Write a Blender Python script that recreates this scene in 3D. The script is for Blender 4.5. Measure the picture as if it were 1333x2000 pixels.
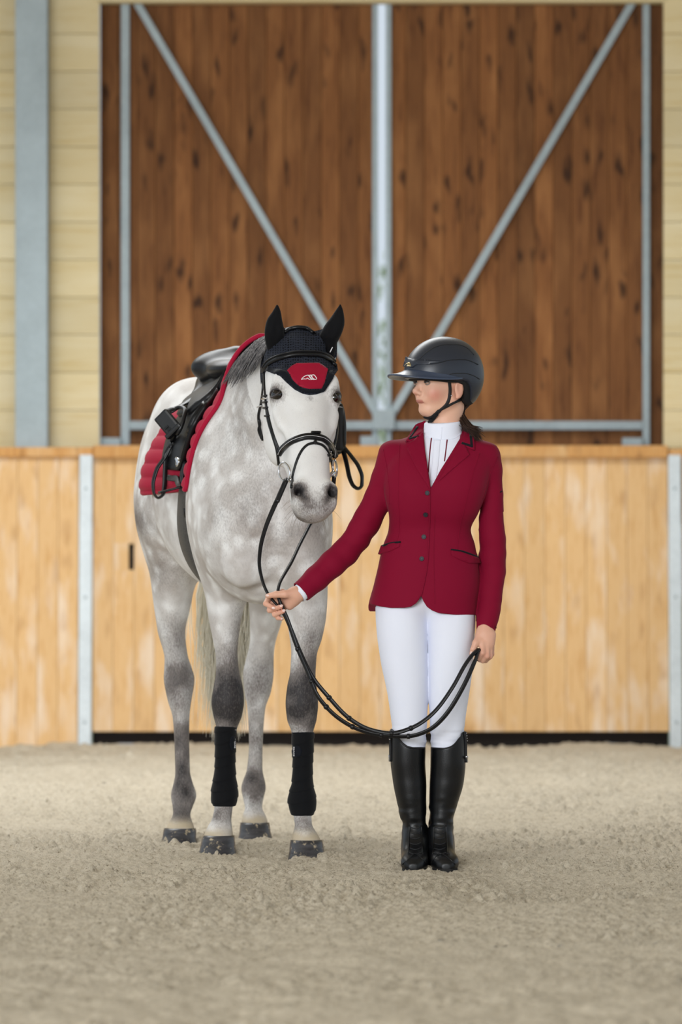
import bpy, bmesh, math, random
import numpy as np
from mathutils import Vector, Matrix, Quaternion
from mathutils.bvhtree import BVHTree
from mathutils.geometry import delaunay_2d_cdt

sc = bpy.context.scene
for o in list(bpy.data.objects):
    bpy.data.objects.remove(o)
C = sc.collection
rnd = random.Random(7)

# ------------------------------------------------------------------ camera
FPX = 11111.1          # focal length in pixels of the 1333x2000 frame (200 mm on 36 mm)
CAM = Vector((0.0, -18.3, 1.1))
HORY = 1031.0
cam = bpy.data.cameras.new('camera')
cam.lens = 200.0
cam.sensor_fit = 'VERTICAL'
cam.sensor_height = 36.0
cam.sensor_width = 24.0
cam.shift_y = (HORY - 1000.0) / 2000.0
cam.clip_start = 0.5
cam.clip_end = 300
cam.dof.use_dof = True
cam.dof.focus_distance = 18.35
cam.dof.aperture_fstop = 4.0
camo = bpy.data.objects.new('camera', cam)
camo.location = CAM
camo.rotation_euler = (math.radians(90), 0, 0)
C.objects.link(camo)
sc.camera = camo

# ------------------------------------------------------------------ world, lights, exposure
w = bpy.data.worlds.new('sky'); sc.world = w; w.use_nodes = True
bg = w.node_tree.nodes['Background']
bg.inputs[0].default_value = (0.80, 0.90, 1.0, 1)
bg.inputs[1].default_value = 0.75

def area(name, loc, target, sx, sy, power, col):
    l = bpy.data.lights.new(name, 'AREA'); l.shape = 'RECTANGLE'; l.size = sx; l.size_y = sy
    l.energy = power; l.color = col
    o = bpy.data.objects.new(name, l); o.location = loc
    o.rotation_euler = (Vector(target) - Vector(loc)).to_track_quat('-Z', 'Y').to_euler()
    C.objects.link(o)
    return o
# daylight: translucent roof band over the middle of the arena, and the open front behind the camera
area('roof_skylight', (-1.8, 5.4, 5.85), (-1.2, 4.6, 0.0), 7.0, 3.4, 560, (0.96, 0.985, 1.0))
area('open_arena_front', (-5.5, -19.0, 4.2), (0.0, 1.0, 1.0), 9.0, 4.0, 2150, (0.93, 0.965, 1.0))

vs = sc.view_settings
vs.view_transform = 'Standard'; vs.look = 'None'; vs.exposure = 0.12; vs.gamma = 1.0
vs.use_curve_mapping = False

# ------------------------------------------------------------------ helpers
def W(px, py, Y):
    """point of the place that a picture position shows when it lies at depth Y"""
    d = Y - CAM.y
    return Vector(((px - 666.5) * d / FPX, Y, CAM.z - (py - HORY) * d / FPX))
def S(px, Y):
    return px * (Y - CAM.y) / FPX
def lin(c):
    c = c / 255.0
    return c / 12.92 if c <= 0.04045 else ((c + 0.055) / 1.055) ** 2.4
def rgb(r, g, b):
    return (lin(r), lin(g), lin(b), 1.0)

class Mat:
    def __init__(s, name, col=(0.5, 0.5, 0.5, 1), rough=0.6, metal=0.0, spec=0.5):
        s.m = bpy.data.materials.new(name); s.m.use_nodes = True
        s.t = s.m.node_tree; s.n = s.t.nodes; s.b = s.n['Principled BSDF']
        s.b.inputs['Base Color'].default_value = col
        s.b.inputs['Roughness'].default_value = rough
        s.b.inputs['Metallic'].default_value = metal
        s.b.inputs['Specular IOR Level'].default_value = spec
    def node(s, typ, **kw):
        n = s.n.new(typ)
        for k, v in kw.items():
            if k.startswith('i_'):
                n.inputs[k[2:].replace('_', ' ')].default_value = v
            else:
                setattr(n, k, v)
        return n
    def link(s, a, b):
        s.t.links.new(a, b)
    def coord(s, scale=(1, 1, 1), kind='Object', rnd_off=False):
        tc = s.node('ShaderNodeTexCoord'); mp = s.node('ShaderNodeMapping')
        mp.inputs['Scale'].default_value = scale
        s.link(tc.outputs[kind], mp.inputs['Vector'])
        if rnd_off:
            oi = s.node('ShaderNodeObjectInfo')
            mu = s.node('ShaderNodeMath', operation='MULTIPLY'); mu.inputs[1].default_value = 37.0
            s.link(oi.outputs['Random'], mu.inputs[0])
            cx = s.node('ShaderNodeCombineXYZ')
            for i in range(3): s.link(mu.outputs[0], cx.inputs[i])
            s.link(cx.outputs[0], mp.inputs['Location'])
        return mp.outputs[0]
    def noise(s, vec, scale, detail=4, rough=0.55, dist=0.0):
        n = s.node('ShaderNodeTexNoise'); n.inputs['Scale'].default_value = scale
        n.inputs['Detail'].default_value = detail; n.inputs['Roughness'].default_value = rough
        n.inputs['Distortion'].default_value = dist
        if vec is not None: s.link(vec, n.inputs['Vector'])
        return n.outputs['Fac']
    def ramp(s, fac, stops):
        r = s.node('ShaderNodeValToRGB'); e = r.color_ramp.elements
        while len(e) < len(stops): e.new(0.5)
        for el, (p, c) in zip(e, stops):
            el.position = p; el.color = c if len(c) == 4 else (*c, 1)
        s.link(fac, r.inputs[0])
        return r.outputs[0]
    def mix(s, fac, a, b, mode='MIX'):
        m = s.node('ShaderNodeMix', data_type='RGBA', blend_type=mode)
        for sock, v in ((m.inputs[0], fac), (m.inputs[6], a), (m.inputs[7], b)):
            if hasattr(v, 'is_linked'): s.link(v, sock)
            elif isinstance(v, (int, float)): sock.default_value = v
            else: sock.default_value = v
        return m.outputs[2]
    def color(s, sock): s.link(sock, s.b.inputs['Base Color'])
    def bump(s, h, strength=0.3, dist=0.01):
        b = s.node('ShaderNodeBump'); b.inputs['Strength'].default_value = strength
        b.inputs['Distance'].default_value = dist
        s.link(h, b.inputs['Height']); s.link(b.outputs[0], s.b.inputs['Normal'])

def mesh_obj(name, verts, faces, mat, parent=None, smooth=False):
    me = bpy.data.meshes.new(name)
    me.from_pydata([tuple(v) for v in verts], [], [tuple(f) for f in faces])
    me.update()
    if smooth:
        me.polygons.foreach_set('use_smooth', [True] * len(me.polygons))
    o = bpy.data.objects.new(name, me)
    if mat is not None:
        me.materials.append(mat.m if isinstance(mat, Mat) else mat)
    C.objects.link(o)
    if parent is not None: o.parent = parent
    return o
def np_obj(name, v, f, mat, parent=None, smooth=True):
    """v (n,3) array, f (m,3|4) int array"""
    me = bpy.data.meshes.new(name)
    k = f.shape[1]
    me.vertices.add(len(v)); me.vertices.foreach_set('co', np.ascontiguousarray(v, dtype=np.float32).ravel())
    me.loops.add(f.size); me.loops.foreach_set('vertex_index', np.ascontiguousarray(f, dtype=np.int32).ravel())
    me.polygons.add(len(f)); me.polygons.foreach_set('loop_start', np.arange(0, f.size, k, dtype=np.int32))
    me.update(calc_edges=True); me.validate()
    if smooth: me.polygons.foreach_set('use_smooth', np.ones(len(me.polygons), dtype=bool))
    o = bpy.data.objects.new(name, me)
    me.materials.append(mat.m if isinstance(mat, Mat) else mat)
    C.objects.link(o)
    if parent is not None: o.parent = parent
    return o
def empty(name, loc=(0, 0, 0), parent=None):
    o = bpy.data.objects.new(name, None); o.location = loc; o.empty_display_size = 0.1
    C.objects.link(o)
    if parent is not None: o.parent = parent
    return o
def tag(o, label=None, cat=None, group=None, kind=None):
    if label: o['label'] = label
    if cat: o['category'] = cat
    if group: o['group'] = group
    if kind: o['kind'] = kind
    return o
def bm_obj(name, bm, mat, parent=None, smooth=False):
    me = bpy.data.meshes.new(name); bm.to_mesh(me); bm.free()
    if smooth: me.polygons.foreach_set('use_smooth', [True] * len(me.polygons))
    o = bpy.data.objects.new(name, me); me.materials.append(mat.m if isinstance(mat, Mat) else mat)
    C.objects.link(o)
    if parent is not None: o.parent = parent
    return o
def box_bm(bm, x0, x1, y0, y1, z0, z1, bev=0.0):
    r = bmesh.ops.create_cube(bm, size=1.0)
    for v in r['verts']:
        v.co = Vector((x0 + (v.co.x + .5) * (x1 - x0), y0 + (v.co.y + .5) * (y1 - y0), z0 + (v.co.z + .5) * (z1 - z0)))
    if bev > 0:
        es = list({e for v in r['verts'] for e in v.link_edges})
        bmesh.ops.bevel(bm, geom=es, offset=bev, segments=2, affect='EDGES', profile=0.6)
def box(name, x0, x1, y0, y1, z0, z1, mat, parent=None, bev=0.0):
    bm = bmesh.new(); box_bm(bm, x0, x1, y0, y1, z0, z1, bev)
    return bm_obj(name, bm, mat, parent)
def bar(name, a, b, wid, dep, mat, parent=None, bev=0.004, up=(0, 1, 0)):
    """square bar from a to b; wid across, dep along 'up'"""
    a = Vector(a); b = Vector(b); L = (b - a).length
    bm = bmesh.new(); box_bm(bm, -wid / 2, wid / 2, -dep / 2, dep / 2, 0, L, bev)
    z = (b - a).normalized(); y = Vector(up); y = (y - z * y.dot(z)).normalized(); x = y.cross(z)
    M = Matrix(((x.x, y.x, z.x, a.x), (x.y, y.y, z.y, a.y), (x.z, y.z, z.z, a.z), (0, 0, 0, 1)))
    bmesh.ops.transform(bm, matrix=M, verts=bm.verts)
    return bm_obj(name, bm, mat, parent)

def vnoise(x, y, seed=0):
    """2-D value noise, vectorised"""
    xi = np.floor(x).astype(np.int64); yi = np.floor(y).astype(np.int64)
    fx = x - xi; fy = y - yi
    fx = fx * fx * fx * (fx * (fx * 6 - 15) + 10); fy = fy * fy * fy * (fy * (fy * 6 - 15) + 10)
    def h(a, b):
        n = (a * 374761393 + b * 668265263 + seed * 1442695041) & 0x7fffffff
        n = ((n ^ (n >> 13)) * 1274126177) & 0x7fffffff
        return ((n ^ (n >> 16)) & 0xffff) / 65535.0
    return (h(xi, yi) * (1 - fx) + h(xi + 1, yi) * fx) * (1 - fy) + (h(xi, yi + 1) * (1 - fx) + h(xi + 1, yi + 1) * fx) * fy
def vnoise3(p, seed=0):
    z = p[..., 2]
    zi = np.floor(z); f = z - zi; f = f * f * (3 - 2 * f)
    def lay(k): return vnoise(p[..., 0] + k * 17.31, p[..., 1] + k * 9.73, seed)
    return lay(zi) * (1 - f) + lay(zi + 1) * f
# ------------------------------------------------------------------ materials of the setting
def wood_mat(name, base, dark, pale, knot, scale=1.0, knots=1.0, var=0.18, rough=0.7, hor=False):
    ax = (lambda a, b, c: (c, b, a)) if hor else (lambda a, b, c: (a, b, c))
    m = Mat(name, rough=rough, spec=0.25)
    v = m.coord(ax(1, 1, 0.07), rnd_off=True)
    g = m.noise(v, 60 * scale, 5, 0.6, 0.4)
    g2 = m.noise(v, 14 * scale, 3, 0.6, 1.0)
    c = m.ramp(g, [(0.3, dark), (0.5, base), (0.75, base)])
    v2 = m.coord(ax(1, 1, 0.25), rnd_off=True)
    pf = m.ramp(m.noise(v2, 9 * scale, 3, 0.5), [(0.5, (0, 0, 0)), (0.68, (1, 1, 1))])
    pm = m.node('ShaderNodeMath', operation='MULTIPLY'); pm.inputs[1].default_value = 0.6
    m.link(pf, pm.inputs[0])
    c = m.mix(pm.outputs[0], c, pale)
    # knots
    v3 = m.coord(ax(5.2, 5.2, 1.9), rnd_off=True)
    vo = m.node('ShaderNodeTexVoronoi'); vo.inputs['Scale'].default_value = 2.1 * scale
    vo.inputs['Randomness'].default_value = 1.0
    vw = m.node('ShaderNodeVectorMath', operation='ADD'); nw = m.node('ShaderNodeTexNoise'); nw.inputs['Scale'].default_value = 2.2
    m.link(v3, nw.inputs['Vector']); m.link(v3, vw.inputs[0]); vsx = m.node('ShaderNodeVectorMath', operation='SCALE'); vsx.inputs['Scale'].default_value = .55
    m.link(nw.outputs['Color'], vsx.inputs[0]); m.link(vsx.outputs[0], vw.inputs[1]); m.link(vw.outputs[0], vo.inputs['Vector'])
    kf = m.ramp(vo.outputs['Distance'], [(0.0, (1, 1, 1)), (0.12, (.75, .75, .75)), (0.30, (0, 0, 0))])
    km = m.node('ShaderNodeMath', operation='MULTIPLY'); km.inputs[1].default_value = knots
    m.link(kf, km.inputs[0])
    c = m.mix(km.outputs[0], c, knot)
    # every board its own tone
    oi = m.node('ShaderNodeObjectInfo'); hs = m.node('ShaderNodeHueSaturation')
    mr = m.node('ShaderNodeMapRange'); mr.inputs[3].default_value = 1 - var; mr.inputs[4].default_value = 1 + var
    m.link(oi.outputs['Random'], mr.inputs[0]); m.link(mr.outputs[0], hs.inputs['Value'])
    m.link(c, hs.inputs['Color'])
    m.color(hs.outputs[0])
    m.bump(g2, 0.12, 0.004)
    return m
M_kick = wood_mat('pine_kickboards', rgb(222, 182, 130), rgb(208, 162, 106), rgb(238, 222, 204), rgb(168, 122, 78), 1.0, 0.4, 0.06)
M_rail = wood_mat('pine_rail', rgb(208, 156, 96), rgb(184, 128, 70), rgb(222, 186, 138), rgb(120, 78, 40), 1.0, 0.5, 0.05)
M_door = wood_mat('stained_door_boards', rgb(128, 83, 46), rgb(96, 57, 29), rgb(160, 110, 66), rgb(40, 20, 10), 1.0, 0.95, 0.24)
M_panel = wood_mat('pale_timber_cladding', rgb(222, 206, 164), rgb(212, 190, 138), rgb(230, 218, 184), rgb(190, 166, 112), 0.7, 0.0, 0.07, hor=True)
def galv(name, base, sp=0.6):
    m = Mat(name, rough=0.55, metal=0.35, spec=0.4)
    v = m.coord((1, 1, 1))
    n = m.noise(v, 5, 5, 0.7); n2 = m.noise(v, 60, 2, 0.6)
    c = m.ramp(n, [(0.3, tuple(b * 0.78 for b in base[:3])), (0.7, base)])
    c = m.mix(0.25, c, m.ramp(n2, [(0.35, tuple(b * 0.7 for b in base[:3])), (0.65, base)]))
    m.color(c); return m
M_galv = galv('galvanised_steel', rgb(166, 179, 184))
M_galv2 = galv('galvanised_post_steel', rgb(214, 222, 226))
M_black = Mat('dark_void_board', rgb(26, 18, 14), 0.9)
M_concrete = Mat('concrete_sill', rgb(190, 192, 196), 0.9)

# sand
M_sand = Mat('arena_sand', rough=0.95, spec=0.15)
v = M_sand.coord((1, 1, 1))
n1 = M_sand.noise(v, 2.2, 4, 0.6); n2 = M_sand.noise(v, 55, 4, 0.7); n3 = M_sand.noise(v, 420, 2, 0.6)
c = M_sand.ramp(n1, [(0.3, rgb(206, 194, 172)), (0.7, rgb(220, 209, 189))])
c = M_sand.mix(0.6, c, M_sand.ramp(n2, [(0.32, rgb(140, 124, 100)), (0.48, rgb(214, 202, 180)), (0.8, rgb(228, 219, 202))]))
c = M_sand.mix(0.35, c, M_sand.ramp(n3, [(0.36, rgb(118, 100, 78)), (0.5, rgb(200, 188, 166)), (0.66, rgb(226, 218, 204))]))
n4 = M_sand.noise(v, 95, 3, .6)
c = M_sand.mix(M_sand.ramp(n4, [(.60, (0, 0, 0)), (.70, (.85, .85, .85))]), c, rgb(120, 104, 82))  # dark specks: damp crumbs and fine clod shadows painted into the colour
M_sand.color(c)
M_sand.bump(M_sand.mix(0.5, n2, n3), 0.9, 0.010)

# ------------------------------------------------------------------ sand floor: worked footing, real clods
HOLLOWS = []          # (x, y, radius, depth) filled with where hooves and boots press in
for (px, py, r) in ((425, 1664, .075), (600, 1672, .075), (349, 1648, .07), (499, 1636, .07), (810, 1697, .06), (868, 1697, .06)):
    d = FPX * 1.1 / (py - HORY)
    HOLLOWS.append(((px - 666.5) * d / FPX, d + CAM.y + r * 0.8, r))
def clods(X, Y, cell, rmin, rmax, prob, seed):
    """loose crumbs of sand: jittered flattened lumps"""
    out = np.zeros_like(X)
    gx = np.floor(X / cell).astype(np.int64); gy = np.floor(Y / cell).astype(np.int64)
    def hsh(a, b, k):
        n = (a * 73856093 + b * 19349663 + (seed * 7 + k) * 83492791) & 0x7fffffff
        n = ((n ^ (n >> 13)) * 1274126177) & 0x7fffffff
        return ((n ^ (n >> 16)) & 0xffff) / 65535.0
    for dx in (-1, 0, 1):
        for dy in (-1, 0, 1):
            a, b = gx + dx, gy + dy
            cx = (a + hsh(a, b, 1)) * cell; cy = (b + hsh(a, b, 2)) * cell
            r = rmin + (rmax - rmin) * hsh(a, b, 3) ** 2
            st = .75 + .5 * hsh(a, b, 5)
            q = ((X - cx) * st / r) ** 2 + ((Y - cy) / (r * st)) ** 2
            out = np.maximum(out, np.where(hsh(a, b, 4) < prob, r * .62 * np.sqrt(np.maximum(1 - q, 0)), 0))
    return out
def sand_height(X, Y):
    h = np.zeros_like(X)
    h += (vnoise(X * 1.6, Y * 1.6, 1) - .5) * .03
    h += (vnoise(X * 5 + 3, Y * 5, 2) - .5) * .026
    h += (vnoise(X * 15, Y * 15 + 5, 3) - .5) * .016
    h += (vnoise(X * 40, Y * 40 + 5, 4) - .5) * .009
    wx = X + (vnoise(X * 60, Y * 60, 7) - .5) * .012; wy = Y + (vnoise(X * 60 + 9, Y * 60, 8) - .5) * .012
    pt_ = np.clip(vnoise(X * 2.6 + 8, Y * 2.6, 6) * 2.4 - .55, .15, 1)
    h += clods(wx, wy, .055, .008, .022, .55, 11) * pt_ * 1.5 + clods(wx, wy, .026, .005, .012, .75, 12) * (.4 + .6 * pt_) * 1.7 + clods(wx + 3, wy, .014, .003, .006, .6, 13) * 1.6
    for (hx_, hy_, r) in HOLLOWS:
        q = np.hypot(X - hx_, Y - hy_)
        h += .010 * np.exp(-((q - r * 1.6) / (r * .40)) ** 2)
        h -= .008 * np.exp(-(q / (r * 1.1)) ** 2)
    return h
def sand_patch(name, xs, ys, parent, flat=0.0):
    X, Y = np.meshgrid(xs, ys)
    Z = sand_height(X, Y) - 0.004
    if flat: Z = (vnoise(X * 1.6, Y * 1.6, 1) - .5) * .03 - 0.006
    v = np.stack([X, Y, Z], -1).reshape(-1, 3)
    nx, ny = len(xs), len(ys)
    i = (np.arange(ny - 1)[:, None] * nx + np.arange(nx - 1)[None]).reshape(-1)
    f = np.stack([i, i + 1, i + 1 + nx, i + nx], -1)
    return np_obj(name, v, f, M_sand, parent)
floor = empty('floor'); tag(floor, 'pale beige sand footing of the riding arena', None, None, 'structure')
sand_patch('sand_bed', np.arange(-1.32, 1.321, .0062), np.arange(-3.4, 2.6, .0075), floor)
for (xa, xb) in ((-1.9, -1.31), (1.31, 1.9)): sand_patch('sand_bed', np.arange(xa, xb, .014), np.arange(-3.4, 2.6, .016), floor)
sand_patch('sand_bed', np.arange(-1.9, 1.901, .014), np.arange(-7.6, -3.38, .016), floor)
sand_patch('sand_bed', np.arange(-1.9, 1.901, .011), np.arange(2.58, 6.0, .012), floor)
sand_patch('sand_bed', np.arange(-1.9, 1.901, .015), np.arange(5.98, 10.62, .017), floor)
for (xa, xb) in ((-4.0, -1.87), (1.87, 4.0)): sand_patch('sand_bed', np.arange(xa, xb, .028), np.arange(-7.6, 10.62, .03), floor)
sand_patch('sand_bed', np.linspace(-9, -3.95, 40), np.linspace(-22, 10.6, 160), floor, 1)
sand_patch('sand_bed', np.linspace(3.95, 9, 40), np.linspace(-22, 10.6, 160), floor, 1)
sand_patch('sand_bed', np.linspace(-4, 4, 40), np.linspace(-22, -7.58, 70), floor, 1)

# ------------------------------------------------------------------ back wall: kick boards, leaning back a little
YB, ZT = 10.39, 1.49
LEAN = 0.16
def kick_y(z): return YB + LEAN * z / ZT
def kick_plank(x0, x1, z0, z1, parent, proto={}):
    wd = x1 - x0
    key = (round(wd, 4), round(z0, 3), round(z1, 3))
    if key not in proto:
        bm = bmesh.new()
        box_bm(bm, 0.0006, wd - .0006, 0, .028, z0, z1, .0025)
        for vv in bm.verts: vv.co.y += LEAN * vv.co.z / ZT
        o = bm_obj('plank', bm, M_kick, parent); proto[key] = o.data
    else:
        o = bpy.data.objects.new('plank', proto[key]); C.objects.link(o); o.parent = parent
    o.location = (x0, YB, 0)
    return o
wall_back = empty('wall_back_left'); tag(wall_back, 'pale pine kick board wall beside the slotted end of the gate', None, None, 'structure')
wall_back2 = empty('wall_back_right'); tag(wall_back2, 'pale pine kick board wall past the gate', None, None, 'structure')
PWD = .1035
xg0, xg1 = -1.257, 1.657
def backing(x0, x1, z0, z1, parent, name='backing_board'):
    bm = bmesh.new(); box_bm(bm, x0, x1, YB + .029, YB + .05, z0, z1)
    for vv in bm.verts: vv.co.y += LEAN * vv.co.z / ZT
    return bm_obj(name, bm, M_black, parent)
x = -1.329
while x > -7:
    kick_plank(x - PWD, x, -.05, ZT - .02, wall_back); x -= PWD
x = 1.732
while x < 7:
    kick_plank(x, x + PWD, -.05, ZT - .02, wall_back2); x += PWD
backing(-7.1, -1.33, -.05, ZT - .03, wall_back); backing(1.732, 7.1, -.05, ZT - .03, wall_back2)

gate = empty('arena_gate', (0, YB, 0)); tag(gate, 'wide pine plank gate with a slotted hand hole behind the horse', 'gate')
def unp(o, p):      # keep world place under a moved parent
    o.location = Vector(o.location) - p.location
    return o
n = 28; pw = (xg1 - xg0) / n
slot_x = W(257, 1080, YB).x
for i in range(n):
    a = xg0 + i * pw
    if a < slot_x < a + pw:
        z0, z1 = W(0, 1113, YB + .1).z, W(0, 1062, YB + .1).z
        unp(kick_plank(a, a + pw, .072, z0, gate), gate)
        unp(kick_plank(a, a + pw, z1, ZT - .02, gate), gate)
        hw = .017
        for (l, r) in ((a, slot_x - hw), (slot_x + hw, a + pw)):
            if r - l > .01: unp(kick_plank(l, r, z0 - .004, z1 + .004, gate), gate)
    else:
        unp(kick_plank(a, a + pw, .072, ZT - .02, gate), gate)
unp(backing(xg0 + .01, xg1 - .01, .08, ZT - .03, gate), gate)
# near-black board: shade of the recess under the gate put into its colour
o = box('recess_shade_board', xg0, xg1, YB + .06, YB + .09, -.06, .12, M_black, gate); unp(o, gate)
# rails on top
def rail(name, x0, x1, zc, hh, yout, mat, parent=None):
    return box(name, x0, x1, kick_y(ZT) - yout, kick_y(ZT) + .16, zc - hh / 2, zc + hh / 2, mat, parent, .008)
o = rail('top_rail', xg0 - .0, xg1 + .0, 1.487, .062, .045, M_rail, gate); unp(o, gate)
o = rail('trim_1', -7.1, xg0 - .002, 1.484, .05, .03, M_rail); tag(o, 'pine capping rail on the wall beside the gate', None, None, 'structure')
o = rail('trim_2', xg1 + .003, 7.1, 1.476, .05, .03, M_rail); tag(o, 'short pine capping rail past the gate', None, None, 'structure')
# steel posts between the boards
def post(px0, px1, py0, label):
    a, b = W(px0, 1450, YB).x, W(px1, 1450, YB).x
    bm = bmesh.new(); box_bm(bm, a, b, -.035, .03, -.06, W(0, py0, YB + .1).z, .006)
    for vv in bm.verts: vv.co.y += YB + LEAN * vv.co.z / ZT
    p = empty('steel_post', ((a + b) / 2, YB, 0)); tag(p, label, 'post')
    o = bm_obj('post_shaft', bm, M_galv2, p); unp(o, p)
    for z in (.12, .75, 1.3):
        bm = bmesh.new(); bmesh.ops.create_cone(bm, cap_ends=True, segments=10, radius1=.008, radius2=.007, depth=.008,
            matrix=Matrix.Translation(((a + b) / 2, YB - .037 + LEAN * z / ZT, z)) @ Matrix.Rotation(math.pi / 2, 4, 'X'))
        o = bm_obj('bolt', bm, M_galv, p); unp(o, p)
post(153, 179, 888, 'galvanised steel post beside the slotted end of the gate')
post(1309, 1334, 888, 'galvanised steel post at the gate end past the rider')
# pale slabs at the foot of the gate
o = box('concrete_slab', W(228, 0, YB).x, W(262, 0, YB).x, YB - .02, YB + .05, -.03, .012, M_concrete, None, .004)
tag(o, 'small pale concrete pad under the slotted end of the gate', 'slab')
o = box('concrete_slab', W(1165, 0, YB).x, W(1207, 0, YB).x, YB - .02, YB + .05, -.03, .012, M_concrete, None, .004)
tag(o, 'small pale concrete pad under the gate past the rider', 'slab')

# ------------------------------------------------------------------ upper wall with cladding, column, lintel
YU = 10.80
upper = empty('wall_upper'); tag(upper, 'pale horizontal timber cladding above the kick boards', None, None, 'structure')
xo0, xo1 = W(194, 0, YU).x, W(1297, 0, YU).x
zt_open = W(0, 4, YU).z
ph = S(73.5, YU)
z_ref = W(0, 66, YU).z
def clad(x0, x1):
    k = -14
    me = None
    while True:
        z1 = z_ref - k * ph; z0 = z1 - ph; k += 1
        if z0 > 6.2: continue
        if z1 < 1.3: break
        if me is None:
            bm = bmesh.new(); box_bm(bm, x0, x1, YU, YU + .05, .001, ph - .001, .003)
            o = bm_obj('cladding_panel', bm, M_panel, upper); me = o.data
        else:
            o = bpy.data.objects.new('cladding_panel', me); C.objects.link(o); o.parent = upper
        o.location = (0, 0, z0)
clad(W(62, 0, YU).x, xo0); clad(W(-160, 0, YU).x, W(62, 0, YU).x - .002); clad(xo1, W(1560, 0, YU).x); clad(W(1560, 0, YU).x + .002, 7.1); clad(-7.1, W(-160, 0, YU).x - .002)
box('backing_board', -7.1, xo0, YU + .05, YU + .07, 1.3, 6.2, M_black, upper)
box('backing_board', xo1, 7.1, YU + .05, YU + .07, 1.3, 6.2, M_black, upper)
box('lintel', xo0 - .02, xo1 + .02, YU - .01, YU + .14, zt_open, zt_open + .3, M_panel, upper, .005)
box('cladding_panel', xo0, xo1, YU + .02, YU + .12, zt_open + .3, 6.2, M_panel, upper)
col = empty('steel_column', (W(62, 0, YU).x, YU - .06, 1.3)); tag(col, 'broad galvanised steel column in front of the pale cladding', 'column')
ca, cb = W(31, 0, YU - .1).x, W(94, 0, YU - .1).x
o = box('flange', ca, cb, YU - .16, YU - .148, 1.3, 6.2, M_galv, col, .003); unp(o, col)
o = box('web', (ca + cb) / 2 - .005, (ca + cb) / 2 + .005, YU - .148, YU - .03, 1.3, 6.2, M_galv, col); unp(o, col)
o = box('flange', ca, cb, YU - .03, YU - .018, 1.3, 6.2, M_galv, col, .003); unp(o, col)

# ------------------------------------------------------------------ tall double doors
YD = YU + .16
def door_leaf(name, label, pxa, pxb, n):
    a, b = W(pxa, 0, YD).x, W(pxb, 0, YD).x
    d = empty(name, ((a + b) / 2, YD, 1.40)); tag(d, label, None, None, 'structure')
    wd = (b - a) / n; zt = zt_open + .05
    bm = bmesh.new(); box_bm(bm, .0006, wd - .0006, 0, .03, 1.40, zt, .0035)
    first = bm_obj('plank', bm, M_door, d)
    for i in range(n):
        o = first if i == 0 else bpy.data.objects.new('plank', first.data)
        if i: C.objects.link(o); o.parent = d
        o.location = (a + i * wd - d.location.x, rnd.uniform(-.002, .002), -1.40)
    o = box('backing_board', a + .002, b - .002, YD + .031, YD + .05, 1.40, zt, M_black, d); unp(o, d)
    return d
d1 = door_leaf('door_1', 'tall dark stained plank door leaf behind the horse with steel bracing', 196, 736, 15)
d2 = door_leaf('door_2', 'tall dark stained plank door leaf behind the rider with steel bracing', 757, 1297, 15)
YF = YD - .03
def fbar(a, b, wpx, p, name='brace_bar', dy=0.0):
    A, B = W(a[0], a[1], YF + dy), W(b[0], b[1], YF + dy)
    o = bar(name, A, B, S(wpx, YF), .04, M_galv, p, .004); unp(o, p); return o
fbar((245, 870), (245, -60), 17, d1, 'frame_stile')
fbar((733, 870), (733, -60), 11, d1, 'frame_stile')
fbar((238, -45), (748, 830), 15, d1, 'diagonal_brace', -.012)
fbar((253, 831), (740, 831), 17, d1, 'frame_rail')
fbar((1263, 870), (1263, -60), 14, d2, 'frame_stile')
fbar((759.5, 870), (759.5, -60), 11, d2, 'frame_stile')
fbar((1268, -50), (754, 830), 15, d2, 'diagonal_brace', -.012)
fbar((760, 831), (1256, 831), 17, d2, 'frame_rail')
def bolt_box(pxa, pxb, pya, pyb, p, name='bolt_housing'):
    A, B = W(pxa, pya, YF - .04), W(pxb, pyb, YF - .04)
    o = box(name, A.x, B.x, YF - .06, YF + .02, B.z, A.z, M_galv, p, .006); unp(o, p)
bolt_box(197, 236, 855, 876, d1); bolt_box(704, 740, 852, 876, d1); bolt_box(1216, 1256, 855, 876, d2)
bolt_box(728, 772, 800, 840, d2, 'gusset_plate')
# arena roof (out of the frame); unseen canopy added to shade the door tops
ceil = empty('ceiling'); tag(ceil, 'arena roof soffit', None, None, 'structure')
M_ceil = Mat('ceiling_boards', rgb(206, 196, 176), 0.8)
box('door_shade_canopy', -9, 9, 8.4, 10.75, 4.12, 4.2, M_ceil, ceil)
box('roof_sheet', -9, 9, -20.0, 3.5, 5.9, 5.98, M_ceil, ceil)
box('roof_sheet', -9, 9, 7.4, 10.95, 5.9, 5.98, M_ceil, ceil)
box('roof_sheet', -9, 9, 3.5, 7.4, 6.1, 6.16, M_ceil, ceil)

# ------------------------------------------------------------------ outside, seen through the gap between the leaves
M_grass = Mat('outside_ground', rgb(150, 160, 120), .95)
box('ground_outside', -30, 30, 11.2, 80, -.3, -.1, M_grass)['kind'] = 'structure'
M_leaf = Mat('tree_leaves', rough=.6); nl_ = M_leaf.noise(M_leaf.coord((1, 1, 1)), 3, 4, .6)
M_leaf.color(M_leaf.ramp(nl_, [(.3, rgb(176, 190, 150)), (.7, rgb(224, 230, 206))]))
M_bark = Mat('tree_bark', rgb(110, 96, 80), .9)
tree = empty('tree', (1.9, 34, -.1)); tag(tree, 'pale leafy tree outside, seen through the gap between the doors', 'tree')
tr_ = []
bm = bmesh.new(); bmesh.ops.create_cone(bm, cap_ends=True, segments=12, radius1=.22, radius2=.12, depth=3.0, matrix=Matrix.Translation((0, 0, 1.5)))
bm_obj('trunk', bm, M_bark, tree, True)
V = []; F = []
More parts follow.
